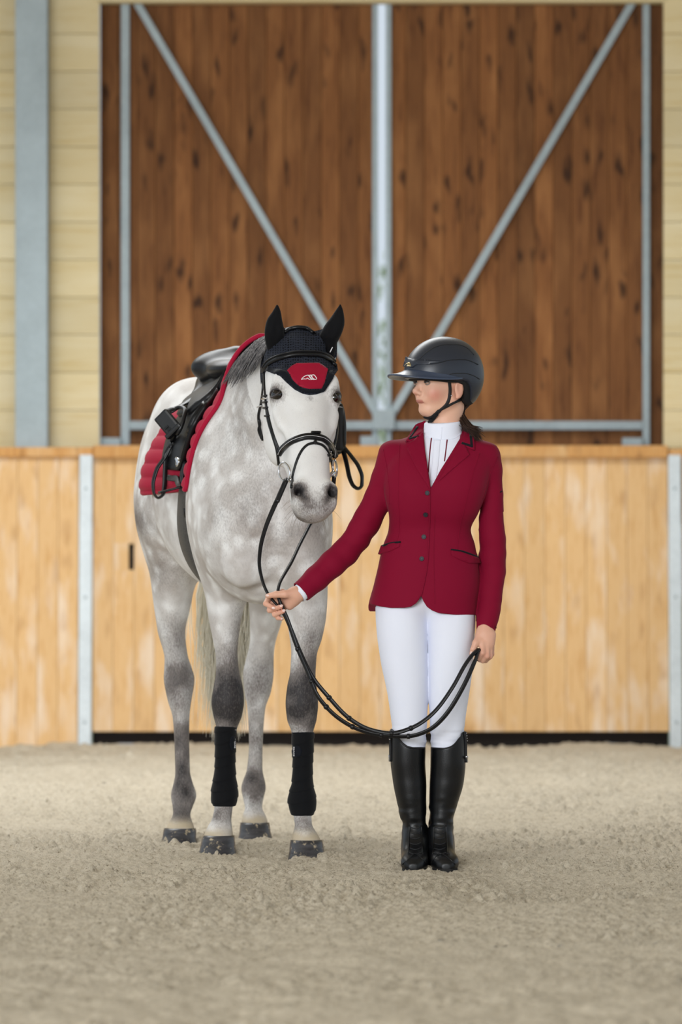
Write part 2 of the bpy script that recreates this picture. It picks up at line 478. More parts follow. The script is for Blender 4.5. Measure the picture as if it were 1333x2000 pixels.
for i in range(2600):
    a = rnd.uniform(0, 6.283); u_ = rnd.uniform(-1, 1); r_ = rnd.random() ** .4
    c_ = Vector((math.cos(a) * math.sqrt(1 - u_ * u_) * 2.0 * r_, math.sin(a) * math.sqrt(1 - u_ * u_) * 2.0 * r_, 2.5 + u_ * 1.9 * r_))
    n_ = Vector((rnd.uniform(-1, 1), rnd.uniform(-1, 1), rnd.uniform(-.2, 1))).normalized(); x_ = n_.orthogonal().normalized(); y_ = n_.cross(x_)
    b0 = len(V); V += [c_ - x_ * .11, c_ - y_ * .05, c_ + x_ * .11, c_ + y_ * .05]; F.append((b0, b0 + 1, b0 + 2, b0 + 3))
o = mesh_obj('foliage', V, F, M_leaf, tree); o['kind'] = 'stuff'
# ------------------------------------------------------------------ implicit surfaces (bodies and cloth)
def spline(ts, vals, n=300):
    """smooth (pchip-like) resampling of control values"""
    ts = np.asarray(ts, float); vals = np.asarray(vals, float)
    if vals.ndim == 1: vals = vals[:, None]
    h = np.diff(ts)[:, None]; dl = np.diff(vals, axis=0) / h
    m = np.zeros_like(vals)
    m[1:-1] = np.where(dl[1:] * dl[:-1] > 0, 2 * dl[1:] * dl[:-1] / (dl[1:] + dl[:-1] + 1e-12 * np.sign(dl[1:] + 1e-20)), 0)
    m[0] = dl[0]; m[-1] = dl[-1]
    T = np.linspace(ts[0], ts[-1], n)
    i = np.clip(np.searchsorted(ts, T, 'right') - 1, 0, len(ts) - 2)
    t = ((T - ts[i]) / (ts[i + 1] - ts[i]))[:, None]; H = h[i]
    t2, t3 = t * t, t * t * t
    out = (2 * t3 - 3 * t2 + 1) * vals[i] + (t3 - 2 * t2 + t) * H * m[i] + (-2 * t3 + 3 * t2) * vals[i + 1] + (t3 - t2) * H * m[i + 1]
    return T, out

class Field:
    def __init__(s, lo, hi, h):
        s.lo = np.array(lo, float); s.h = h
        s.n = np.ceil((np.array(hi, float) - s.lo) / h).astype(int) + 1
        s.v = np.full(s.n, 0.06, np.float32)
    def sub(s, lo, hi):
        a = np.clip(np.floor((np.array(lo) - s.lo) / s.h).astype(int), 0, s.n)
        b = np.clip(np.ceil((np.array(hi) - s.lo) / s.h).astype(int) + 1, 0, s.n)
        sl = tuple(slice(int(i), int(j)) for i, j in zip(a, b))
        ax = [(s.lo[k] + np.arange(a[k], b[k]) * s.h).astype(np.float32) for k in range(3)]
        return sl, ax[0][:, None, None], ax[1][None, :, None], ax[2][None, None, :]
    def apply(s, fn, lo, hi, k, op):
        m = max(k, 0.0) + 0.03 if not (op == 's' and k == 0) else 0.0
        sl, X, Y, Z = s.sub(np.array(lo) - m, np.array(hi) + m)
        if s.v[sl].size == 0: return
        d = fn(X, Y, Z).astype(np.float32); a = s.v[sl]
        if op == 'u':
            if k > 0:
                q = np.maximum(k - np.abs(a - d), 0) / k
                s.v[sl] = np.minimum(a, d) - q * q * k * .25
            else: s.v[sl] = np.minimum(a, d)
        elif op == 's':
            d = -d
            if k > 0:
                q = np.maximum(k - np.abs(a - d), 0) / k
                s.v[sl] = np.maximum(a, d) + q * q * k * .25
            else: s.v[sl] = np.maximum(a, d)
        elif op == 'b':       # bulge: add fn directly
            s.v[sl] = a + d
    # ---- primitives
    def cone(s, a, b, ra, rb, k=.02, op='u', sc=None):
        a = np.array(a, float); b = np.array(b, float)
        scv = np.ones(3) if sc is None else np.array(sc, float)
        c = (a + b) / 2; A = (a - c) / scv; B = (b - c) / scv; ab = B - A; L2 = float(ab @ ab) + 1e-12
        ms = float(scv.min())
        def fn(X, Y, Z):
            x = (X - c[0]) / scv[0] - A[0]; y = (Y - c[1]) / scv[1] - A[1]; z = (Z - c[2]) / scv[2] - A[2]
            t = np.clip((x * ab[0] + y * ab[1] + z * ab[2]) / L2, 0, 1)
            return (np.sqrt((x - t * ab[0]) ** 2 + (y - t * ab[1]) ** 2 + (z - t * ab[2]) ** 2) - (ra + (rb - ra) * t)) * ms
        R = max(ra, rb) * scv.max()
        s.apply(fn, np.minimum(a, b) - R, np.maximum(a, b) + R, k, op)
    def ell(s, c, r, k=.02, op='u', rot=None):
        c = np.array(c, float); r = np.array(r, float)
        Rm = np.eye(3) if rot is None else np.array(rot, float)   # columns are the local axes
        def fn(X, Y, Z):
            x, y, z = X - c[0], Y - c[1], Z - c[2]
            u = (x * Rm[0, 0] + y * Rm[1, 0] + z * Rm[2, 0]); v = (x * Rm[0, 1] + y * Rm[1, 1] + z * Rm[2, 1]); w = (x * Rm[0, 2] + y * Rm[1, 2] + z * Rm[2, 2])
            k0 = np.sqrt((u / r[0]) ** 2 + (v / r[1]) ** 2 + (w / r[2]) ** 2)
            k1 = np.sqrt((u / r[0] ** 2) ** 2 + (v / r[1] ** 2) ** 2 + (w / r[2] ** 2) ** 2) + 1e-6
            return k0 * (k0 - 1) / k1
        s.apply(fn, c - r.max(), c + r.max(), k, op)
    def loft(s, pts, ra, rb, ax, u, k=.02, op='u', e=2.0, cap=0.0):
        """elliptic sections at pts, ra along u and rb along ax x u, stacked along direction ax"""
        pts = np.array([tuple(p) for p in pts], float); ax = np.array(ax, float); ax /= np.linalg.norm(ax)
        u = np.array(u, float); u = u - ax * (u @ ax); u /= np.linalg.norm(u); v = np.cross(ax, u)
        t = pts @ ax
        o = np.argsort(t); t = t[o]; pts = pts[o]; ra = np.array(ra, float)[o]; rb = np.array(rb, float)[o]
        T, tab = spline(t, np.column_stack([pts @ u, pts @ v, ra, rb]))
        tab = tab.astype(np.float32); n = len(T)
        def fn(X, Y, Z):
            q = X * ax[0] + Y * ax[1] + Z * ax[2]
            f = np.clip((q - T[0]) / (T[-1] - T[0]) * (n - 1), 0, n - 1.001)
            i = f.astype(np.int32); f = (f - i).astype(np.float32)
            g = [tab[i, j] * (1 - f) + tab[i + 1, j] * f for j in range(4)]
            U = np.abs(X * u[0] + Y * u[1] + Z * u[2] - g[0]); V = np.abs(X * v[0] + Y * v[1] + Z * v[2] - g[1])
            if e == 2.0:
                k0 = np.sqrt((U / g[2]) ** 2 + (V / g[3]) ** 2)
                k1 = np.sqrt((U / g[2] ** 2) ** 2 + (V / g[3] ** 2) ** 2) + 1e-6
                d = k0 * (k0 - 1) / k1
            else:
                k0 = ((U / g[2]) ** e + (V / g[3]) ** e) ** (1 / e)
                d = (k0 - 1) * np.minimum(g[2], g[3])
            over = np.maximum(np.maximum(T[0] + cap - q, q - T[-1] + cap), 0)
            return np.where(over > 0, np.sqrt(np.maximum(d, 0) ** 2 + over ** 2) - cap * 0, d) if cap == 0 else np.maximum(d, np.maximum(T[0] - q, q - T[-1]))
        R = max(ra.max(), rb.max())
        lo = pts.min(0) - R; hi = pts.max(0) + R
        s.apply(fn, lo, hi, k, op)
    # ---- mesh
    def mesh(s):
        v = s.v; ins = v < 0
        def sh(i, j, l): return ins[i:s.n[0] - 1 + i, j:s.n[1] - 1 + j, l:s.n[2] - 1 + l]
        allc = np.ones(tuple(s.n - 1), bool); anyc = np.zeros(tuple(s.n - 1), bool)
        cor = [(i, j, l) for i in (0, 1) for j in (0, 1) for l in (0, 1)]
        for c in cor:
            b = sh(*c); allc &= b; anyc |= b
        act = anyc & ~allc
        idx = np.argwhere(act)
        M = len(idx)
        cid = np.full(act.shape, -1, np.int32); cid[act] = np.arange(M, dtype=np.int32)
        cv = np.stack([v[idx[:, 0] + c[0], idx[:, 1] + c[1], idx[:, 2] + c[2]] for c in cor], 1)
        P = np.zeros((M, 3)); cnt = np.zeros(M)
        for a in range(8):
            for b in range(a + 1, 8):
                ca, cb = np.array(cor[a]), np.array(cor[b])
                if np.abs(ca - cb).sum() != 1: continue
                va, vb = cv[:, a], cv[:, b]
                m = (va < 0) != (vb < 0)
                t = np.where(m, va / np.where(m, va - vb, 1), 0)
                P += np.where(m[:, None], ca + t[:, None] * (cb - ca), 0); cnt += m
        P = s.lo + (idx + P / cnt[:, None]) * s.h
        F = []
        for ax in range(3):
            o1, o2 = (ax + 1) % 3, (ax + 2) % 3
            sa = [slice(1, None)] * 3; sb = [slice(1, None)] * 3
            sa = [slice(1, s.n[k] - 1) for k in range(3)]; sb = list(sa)
            sa[ax] = slice(0, s.n[ax] - 1); sb[ax] = slice(1, s.n[ax])
            A, B = ins[tuple(sa)], ins[tuple(sb)]
            for sign, msk in ((1, A & ~B), (-1, ~A & B)):
                e = np.argwhere(msk)
                for k in range(3):
                    if k != ax: e[:, k] += 1
                def cell(d1, d2):
                    q = e.copy(); q[:, o1] -= d1; q[:, o2] -= d2
                    return cid[q[:, 0], q[:, 1], q[:, 2]]
                quad = np.stack([cell(1, 1), cell(0, 1), cell(0, 0), cell(1, 0)], 1)
                if sign < 0: quad = quad[:, ::-1]
                F.append(quad)
        F = np.concatenate(F); F = F[(F >= 0).all(1)]
        return P, F
def largest(P, F):
    """drop stray islands"""
    n = len(P); lab = np.arange(n)
    for _ in range(400):
        m = lab[F].min(1); new = lab.copy()
        for k in range(F.shape[1]): np.minimum.at(new, F[:, k], m)
        new = new[new]
        if (new == lab).all(): break
        lab = new
    c = np.bincount(lab, minlength=n); keep = lab == c.argmax()
    mp = np.cumsum(keep) - 1
    F = F[keep[F[:, 0]]]
    return P[keep], mp[F]
def relax(P, F, it=2, lam=0.5):
    n = len(P); k = F.shape[1]
    a = np.concatenate([F[:, i] for i in range(k)]); b = np.concatenate([F[:, (i + 1) % k] for i in range(k)])
    deg = np.bincount(a, minlength=n) + np.bincount(b, minlength=n)
    for _ in range(it):
        S_ = np.zeros((n, 3))
        for c in range(3):
            S_[:, c] = np.bincount(a, P[b, c], n) + np.bincount(b, P[a, c], n)
        P = P + lam * (S_ / np.maximum(deg, 1)[:, None] - P)
    return P
def bvh_of(P, F):
    return BVHTree.FromPolygons([Vector(p) for p in P.tolist()], F.tolist())
def set_col(o, name, arr):
    """per-vertex colour attribute, arr (n,3)"""
    me = o.data
    at = me.color_attributes.new(name, 'FLOAT_COLOR', 'POINT')
    a = np.ones((len(me.vertices), 4), np.float32); a[:, :3] = arr
    at.data.foreach_set('color', a.ravel())
def sstep(a, b, x):
    t = np.clip((x - a) / (b - a), 0, 1); return t * t * (3 - 2 * t)
# ------------------------------------------------------------------ horse
HA = math.radians(8.9)
hf = np.array([math.sin(HA), -math.cos(HA), 0.0])      # the way it faces
hl = np.array([math.cos(HA), math.sin(HA), 0.0])       # its left side
def hx(Y): return -.255 - (Y - .77) * .157
def HB(s, z, off=0.0):
    """point of the body: s metres forward of the tail root, height z"""
    Y = 2.25 - s * math.cos(HA)
    p = np.array([hx(Y), Y, z]) + hl * off
    return p
Hf = Field((-1.0, -.12, .0), (.12, 2.5, 2.02), .0065)
# trunk: (s, half width, top, bottom)
TR = [(-.02, .05, 1.40, 1.26), (.04, .14, 1.50, 1.10), (.14, .215, 1.565, 1.0), (.28, .262, 1.61, .96), (.45, .277, 1.635, .93),
      (.62, .272, 1.615, .93), (.82, .296, 1.575, .89), (1.02, .266, 1.56, .862), (1.18, .220, 1.545, .885), (1.30, .212, 1.52, .880),
      (1.42, .225, 1.47, .848), (1.54, .205, 1.40, .860), (1.63, .155, 1.33, .95), (1.69, .07, 1.24, 1.08)]
Hf.loft([HB(s, (t + b) / 2) for s, w_, t, b in TR], [r[1] for r in TR], [(r[2] - r[3]) / 2 for r in TR], hf, hl, 0, e=2.15)
# haunches, flanks, shoulders
for sd in (-1, 1):
    Hf.ell(HB(.34, 1.24, sd * .135), (.145, .27, .30), .08)
    Hf.ell(HB(.52, 1.49, sd * .13), (.11, .14, .12), .08)
    Hf.ell(HB(1.33, 1.19, sd * .115), (.110, .16, .27), .07)
    Hf.ell(HB(1.50, 1.10, sd * .10), (.10, .12, .15), .07)
# withers ridge
Hf.cone(HB(.98, 1.515), HB(1.2, 1.60), .045, .050, .10)
Hf.cone(HB(1.2, 1.60), HB(1.40, 1.585), .050, .055, .10)
# neck: rises from the shoulders to the poll, seen end on
PO = W(590, 668, .44); PO = np.array(PO)
N0 = HB(1.38, 1.30)
nd = PO - N0; nd = nd / np.linalg.norm(nd)
NK = [(0.0, .15, .29), (.25, .14, .26), (.5, .122, .213), (.75, .105, .165), (.88, .085, .12), (.95, .05, .06)]
nu = np.cross(nd, np.array([0, 0, 1.0])); nu /= np.linalg.norm(nu); 
if nu @ hl < 0: nu = -nu
nv = np.cross(nd, nu)
if nv[2] < 0: nv = -nv
npts = [N0 + (PO - N0) * t + nv * (.05 * math.sin(math.pi * t) + (-.03 if t > .9 else 0) * 1.0) - nv * .085 * sstep(.55, 1, t) for t, _, _ in NK]
Hf.loft(npts, [r[1] for r in NK], [r[2] for r in NK], nd, nu, .09)
# chest muscles
for sd in (-1, 1):
    Hf.ell(HB(1.60, 1.13, sd * .085), (.095, .075, .14), .05)
    Hf.ell(HB(1.60, .985, sd * .085), (.080, .065, .085), .03)
Hf.cone(HB(1.70, 1.10), HB(1.665, .92), .02, .018, .035, 's')

# ---- head
HY, HR, HP = math.radians(13), math.radians(4.3), 0.0
H0 = np.array(W(594, 655, .40)); H1 = np.array(W(620, 1000, .055))
HLn = np.linalg.norm(H1 - H0); hd = (H1 - H0) / HLn                    # poll to muzzle along the face
hs = np.array([math.cos(HY), math.sin(HY) * -1.0, 0.0])               # towards its left (right in the picture)
hs = np.array([math.cos(HY), math.sin(HY), 0.0]); hs = hs - hd * (hs @ hd); hs /= np.linalg.norm(hs)
hn = np.cross(hs, hd); 
if hn[1] > 0: hn = -hn                                               # out of the forehead
def HD(t, a=0.0, b=0.0):
    """head point: t down the face (0 poll, 1 lips), a to its left, b out of the face"""
    return H0 + hd * (t * HLn) + hs * a + hn * b
#        t     halfwidth halfdepth  front offset
HDS = [(-.10, .050, .060, -.075), (-.02, .080, .098, -.030), (.10, .100, .118, -.012), (.22, .113, .130, -.002), (.33, .113, .140, .000),
       (.42, .103, .140, .001), (.52, .087, .122, .003), (.62, .075, .096, .004), (.74, .066, .078, .003), (.85, .068, .070, .000),
       (.91, .067, .060, -.004), (.955, .056, .048, -.014), (.985, .03, .026, -.026)]
Hf.loft([HD(t, 0, fo - d_) for t, w_, d_, fo in HDS], [r[1] for r in HDS], [r[2] for r in HDS], hd, hs, .05, e=2.35)
for sd in (-1, 1):
    # brow and orbit
    Hf.cone(HD(.235, sd * .082, -.032), HD(.300, sd * .090, -.040), .030, .026, .03)
    Hf.ell(HD(.315, sd * .096, -.052), (.020, .030, .030), .018)
    # round jowl
    Hf.ell(HD(.43, sd * .072, -.165), (.045, .085, .100), .035, rot=np.column_stack([hs, hn, hd]))
    # facial crest
    Hf.cone(HD(.40, sd * .094, -.055), HD(.55, sd * .074, -.045), .014, .010, .03)
    # nostril wings
    Hf.cone(HD(.855, sd * .052, -.020), HD(.925, sd * .047, -.024), .026, .025, .025)
    # hollow above the eye and in front of the jowl
    Hf.ell(HD(.185, sd * .118, -.05), (.022, .022, .03), .03, 's')
    Hf.ell(HD(.60, sd * .098, -.065), (.022, .05, .06), .03, 's')
    # eye socket
    Hf.ell(HD(.318, sd * .122, -.024), (.018, .020, .013), .010, 's')
    # nostril openings
    Hf.cone(HD(.835, sd * .062, .000), HD(.880, sd * .060, .008), .0095, .0160, .006, 's')
    Hf.cone(HD(.880, sd * .060, .006), HD(.930, sd * .038, .006), .0170, .0115, .006, 's')
    Hf.cone(HD(.885, sd * .056, -.005), HD(.87, sd * .045, -.045), .014, .010, .006, 's')
# lips and chin
Hf.ell(HD(.925, 0, -.045), (.050, .034, .034), .03, rot=np.column_stack([hs, hn, hd]))
Hf.ell(HD(.93, 0, -.088), (.040, .030, .032), .02, rot=np.column_stack([hs, hn, hd]))
Hf.cone(HD(.945, -.06, -.068), HD(.945, .06, -.068), .005, .005, .008, 's')
# ears (inside the bonnet)
EARS = []
for (b0, m0, t0) in (((536, 690, .47), (536, 648, .44), (541, 606, .42)), ((646, 690, .50), (650, 650, .47), (665, 606, .44))):
    B_, M_, T_ = (np.array(W(*q)) for q in (b0, m0, t0))
    EARS.append((B_, M_, T_))
    Hf.cone(B_ + [0, .015, -.01], M_ + [0, .012, -.01], .020, .014, .02); Hf.cone(M_ + [0, .012, -.01], T_ + [0, .012, -.03], .014, .003, .01)

# ---- legs: rows of (py, cx, half width px, depth Y, half depth px)
LEGS = {
 'fl': [(915, 450, 26, 1.0, 40), (960, 447, 71, .99, 92), (1000, 446, 73, .99, 97), (1080, 443, 60, .99, 83), (1130, 441, 47, .98, 66), (1170, 441, 39, .98, 52), (1210, 440, 32, .98, 43), (1250, 441, 25, .98, 34), (1282, 443, 21.5, .98, 29),
        (1312, 445, 23, .98, 29), (1340, 446, 28.5, .975, 31), (1371, 445, 32, .975, 33), (1398, 445, 28, .98, 29), (1425, 443, 20, .985, 24), (1490, 440, 16.5, .99, 23), (1528, 439, 20, .985, 27),
        (1550, 439, 23, .98, 29), (1576, 437, 18, .96, 23), (1596, 434, 18.5, .94, 23), (1618, 429, 25, .925, 28), (1634, 427, 29, .92, 33)],
 'fr': [(915, 575, 22, .80, 40), (960, 577, 50, .79, 85), (1000, 580, 53, .78, 95), (1080, 590, 47, .77, 84), (1130, 594, 46, .76, 68), (1170, 598, 42, .76, 54), (1210, 599, 38, .755, 45), (1245, 598, 32, .75, 37), (1282, 594, 25, .75, 31),
        (1312, 592, 25, .75, 31), (1342, 590, 29, .745, 32), (1373, 590, 32, .745, 34), (1405, 590, 29, .75, 30), (1432, 591, 21, .755, 25), (1500, 591.5, 17, .76, 24), (1540, 591, 21, .755, 28),
        (1564, 590.5, 24, .75, 30), (1590, 591, 18, .73, 24), (1610, 593, 17, .705, 23), (1628, 596, 24, .69, 28), (1642, 599, 29, .685, 33)],
 'hl': [(860, 345, 25, 1.80, 60), (920, 340, 58, 1.79, 130), (970, 335, 66, 1.78, 148), (1030, 330, 60, 1.77, 140), (1080, 334, 52, 1.77, 110), (1122, 338, 45, 1.77, 86), (1175, 337, 37.5, 1.78, 66), (1227, 335, 28, 1.79, 52), (1280, 344, 23, 1.80, 48),
        (1305, 348, 27, 1.80, 47), (1325, 350, 30, 1.79, 44), (1367, 351, 23.5, 1.76, 37), (1402, 354, 16.5, 1.745, 28), (1455, 355.5, 14.5, 1.735, 23), (1507, 357, 14.5, 1.725, 22), (1530, 358, 19, 1.72, 25),
        (1553, 359, 25, 1.71, 28), (1575, 357, 20, 1.69, 24), (1590, 355, 17, 1.67, 22), (1608, 353, 24, 1.65, 26), (1620, 352, 29, 1.64, 30)],
 'hr': [(860, 518, 25, 2.02, 60), (960, 520, 60, 2.02, 135), (1040, 524, 58, 2.02, 125), (1110, 526, 48, 2.02, 96), (1160, 524, 39, 2.03, 70), (1210, 520, 32, 2.05, 54), (1262, 512, 25, 2.08, 46),
        (1295, 507, 28, 2.09, 46), (1315, 505, 30, 2.08, 43), (1350, 504, 26, 2.06, 37), (1385, 501, 17.5, 2.04, 28), (1455, 500, 13.5, 2.03, 22), (1500, 498, 15, 2.02, 22),
        (1539, 495.5, 24, 2.00, 27), (1560, 495, 20, 1.98, 24), (1577, 495.5, 17, 1.96, 22), (1594, 497, 23, 1.945, 25), (1610, 498, 27, 1.935, 29)],
}
for nm, rows in LEGS.items():
    Hf.loft([W(cx, py, Y) for py, cx, r, Y, dp in rows], [S(r, Y) for py, cx, r, Y, dp in rows], [S(dp, Y) for py, cx, r, Y, dp in rows],
            (0, 0, 1), (1, 0, 0), .055 if nm[0] == 'f' else .06)
# hock points
for nm, (cx, py, Y) in {'hl': (350, 1306, 1.87), 'hr': (506, 1298, 2.155)}.items():
    Hf.ell(W(cx, py, Y), (.022, .022, .04), .03)
# sheath/groin skin folds and girth hollow kept simple
HP_, HF_ = Hf.mesh()
del Hf.v
HP_, HF_ = largest(HP_, HF_)
HP_ = relax(HP_, HF_, 1, .4)
HORSE_BVH = bvh_of(HP_, HF_)

# ---- coat
M_coat = Mat('dapple_grey_coat', rough=0.62, spec=0.3)
at = M_coat.node('ShaderNodeAttribute', attribute_name='coat')
sp = M_coat.node('ShaderNodeSeparateColor'); M_coat.link(at.outputs['Color'], sp.inputs[0])
v = M_coat.coord((1, 1, 1))
vo = M_coat.node('ShaderNodeTexVoronoi', feature='SMOOTH_F1'); vo.inputs['Scale'].default_value = 17
vd = M_coat.node('ShaderNodeVectorMath', operation='ADD')
nz = M_coat.node('ShaderNodeTexNoise'); nz.inputs['Scale'].default_value = 9
vm = M_coat.node('ShaderNodeVectorMath', operation='SCALE'); vm.inputs['Scale'].default_value = .09
M_coat.link(v, nz.inputs['Vector']); M_coat.link(nz.outputs['Color'], vm.inputs[0]); M_coat.link(v, vd.inputs[0]); M_coat.link(vm.outputs[0], vd.inputs[1]); M_coat.link(vd.outputs[0], vo.inputs['Vector'])
dap = M_coat.ramp(vo.outputs['Distance'], [(0.18, (0, 0, 0)), (0.5, (1, 1, 1))])
big = M_coat.ramp(M_coat.noise(v, 5.5, 4, .6), [(.28, (.15, .15, .15)), (.6, (1, 1, 1))])
fine = M_coat.noise(M_coat.coord((1, 1, .45)), 210, 5, .75)
spk = M_coat.ramp(fine, [(.38, (0, 0, 0)), (.62, (1, 1, 1))])
white = rgb(240, 239, 238); warm = rgb(166, 155, 147); grey = rgb(126, 119, 116); dark = rgb(52, 49, 50)
mm = M_coat.node('ShaderNodeMath', operation='MULTIPLY'); M_coat.link(dap, mm.inputs[0]); M_coat.link(big, mm.inputs[1])
m2 = M_coat.node('ShaderNodeMath', operation='MULTIPLY'); M_coat.link(mm.outputs[0], m2.inputs[0]); M_coat.link(sp.outputs[1], m2.inputs[1])
c = M_coat.mix(m2.outputs[0], white, warm)
# dark amount from attribute, broken up by hair speckle
ad = M_coat.node('ShaderNodeMath', operation='MULTIPLY_ADD'); M_coat.link(spk, ad.inputs[0]); ad.inputs[1].default_value = .26
M_coat.link(sp.outputs[0], ad.inputs[2])
s2 = M_coat.node('ShaderNodeMath', operation='SUBTRACT'); M_coat.link(ad.outputs[0], s2.inputs[0]); s2.inputs[1].default_value = .14
cl = M_coat.node('ShaderNodeClamp'); M_coat.link(s2.outputs[0], cl.inputs[0])
pw = M_coat.node('ShaderNodeMath', operation='MULTIPLY'); M_coat.link(cl.outputs[0], pw.inputs[0]); M_coat.link(sp.outputs[0], pw.inputs[1])
rampd = M_coat.ramp(cl.outputs[0], [(0, grey), (.55, grey), (1, dark)])
dfac = M_coat.ramp(cl.outputs[0], [(.06, (0, 0, 0)), (.55, (1, 1, 1))])
c = M_coat.mix(dfac, c, rampd)
c = M_coat.mix(sp.outputs[2], c, rgb(196, 180, 152))     # sand dust on the pasterns
sk = M_coat.mix(.10, c, M_coat.ramp(fine, [(.3, rgb(120, 112, 108)), (.6, white)]), 'MULTIPLY')
M_coat.color(sk)
M_coat.bump(fine, .12, .003)

P = HP_
d_ = P[:, 1] - CAM.y
PX = 666.5 + P[:, 0] * FPX / d_; PY = HORY - (P[:, 2] - CAM.z) * FPX / d_
t = ((P - H0) @ hd) / HLn; ha = (P - H0) @ hs; hb = (P - H0) @ hn
on_head = (t > -.1) & (hb > -.30) & (P[:, 1] < .72) & (np.abs(ha) < .17)
n1 = vnoise3(P * 7.0, 3); n2 = vnoise3(P * 23.0, 5); n3 = vnoise3(P * 60.0, 8)
darkv = np.zeros(len(P)); dapv = np.ones(len(P)) * .55
z = P[:, 2]
legz = z < 1.0
def blob(cx, cz, cy, rx, rz, ry=.2):
    return np.exp(-(((P[:, 0] - cx) / rx) ** 2 + ((z - cz) / rz) ** 2 + ((P[:, 1] - cy) / ry) ** 2))
def pblob(px, py, Y, rx, rz, ry=.2):
    q = W(px, py, Y); return blob(q.x, q.z, q.y, rx, rz, ry)
# dark knees and forearms
darkv += 1.05 * pblob(446, 1375, .98, .09, .095) + 1.0 * pblob(590, 1375, .75, .09, .10)
darkv += .34 * pblob(447, 1300, .98, .07, .09) + .5 * pblob(612, 1285, .75, .05, .13)
darkv += .30 * pblob(468, 1235, .95, .03, .10)
# hind legs: hocks, cannon fronts, fetlocks
darkv += .55 * pblob(350, 1330, 1.8, .09, .08) + .45 * pblob(505, 1325, 2.06, .09, .08)
darkv += .50 * pblob(355, 1450, 1.72, .06, .10) + .35 * pblob(500, 1450, 2.02, .06, .10)
darkv += .75 * pblob(357, 1535, 1.70, .05, .08) + .62 * pblob(495, 1535, 1.98, .05, .07) + .5 * pblob(352, 1590, 1.65, .06, .05)
darkv += .35 * pblob(345, 1240, 1.78, .10, .07)
darkv += .55 * pblob(283, 1020, 1.75, .055, .07, .3) + .32 * pblob(320, 1110, 1.7, .10, .07, .3)
darkv += .45 * pblob(436, 1590, .93, .05, .04) + .3 * pblob(594, 1612, .7, .05, .04)
darkv *= (.55 + .5 * n1 + .5 * n2)
darkv += .16 * n2 * sstep(.95, .55, z)
# chest, neck and shoulder shading of the coat itself
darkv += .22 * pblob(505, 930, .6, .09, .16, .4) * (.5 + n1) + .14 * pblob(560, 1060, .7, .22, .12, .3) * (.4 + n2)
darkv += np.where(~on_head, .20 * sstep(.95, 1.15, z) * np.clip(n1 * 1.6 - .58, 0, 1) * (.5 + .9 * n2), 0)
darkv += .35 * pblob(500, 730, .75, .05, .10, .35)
dapv = dapv + .55 * pblob(470, 1020, .7, .22, .22, .5) * (.4 + n1) + .4 * pblob(300, 1060, 1.8, .12, .18, .4)
# head: white, dark muzzle and skin round the eyes
hw = np.where(on_head, 1, 0)
darkv = np.where(on_head, darkv * .25, darkv); dapv = np.where(on_head, .15, dapv)
mz = sstep(.83, .97, t) * hw
darkv += mz * (.20 + .35 * n2) + hw * .45 * sstep(.93, 1.0, t) * n1
for sd in (-1, 1):
    q = HD(.872, sd * .054, -.012); darkv += hw * 1.5 * np.exp(-(np.linalg.norm(P - q, axis=1) / .023) ** 2)
    q = HD(.875, sd * .048, -.032); darkv += hw * 1.5 * np.exp(-(np.linalg.norm(P - q, axis=1) / .020) ** 2)
    q = HD(.925, sd * .036, -.012); darkv += hw * .7 * np.exp(-(np.linalg.norm(P - q, axis=1) / .016) ** 2)
    q = HD(.318, sd * .108, -.024); darkv += hw * .95 * np.exp(-(np.linalg.norm(P - q, axis=1) / .029) ** 2)
q = HD(.36, .005, .0); darkv += hw * .35 * np.exp(-(np.linalg.norm(P - q, axis=1) / .012) ** 2)
darkv += hw * .10 * (n3 - .45) * sstep(.3, .6, t)
# dust
dust = np.zeros(len(P))
for nm, rows in LEGS.items():
    py, cx, r, Y, dp = rows[-1]
    q = W(cx, py - 6, Y)
    dust += np.exp(-((z - q.z) / .022) ** 2) * (np.hypot(P[:, 0] - q.x, P[:, 1] - q.y) < .09) * (.5 + .8 * n2)
horse = empty('horse', (hx(1.4), 1.4, 0)); tag(horse, 'dapple grey horse with dark knees standing saddled on the sand', 'horse')
def under(o, p):
    o.location = Vector(o.location) - p.location; return o
hbody = under(np_obj('body', HP_, HF_, M_coat, horse), horse)
set_col(hbody, 'coat', np.column_stack([np.clip(darkv, 0, 1), np.clip(dapv, 0, 1), np.clip(dust, 0, .9)]))

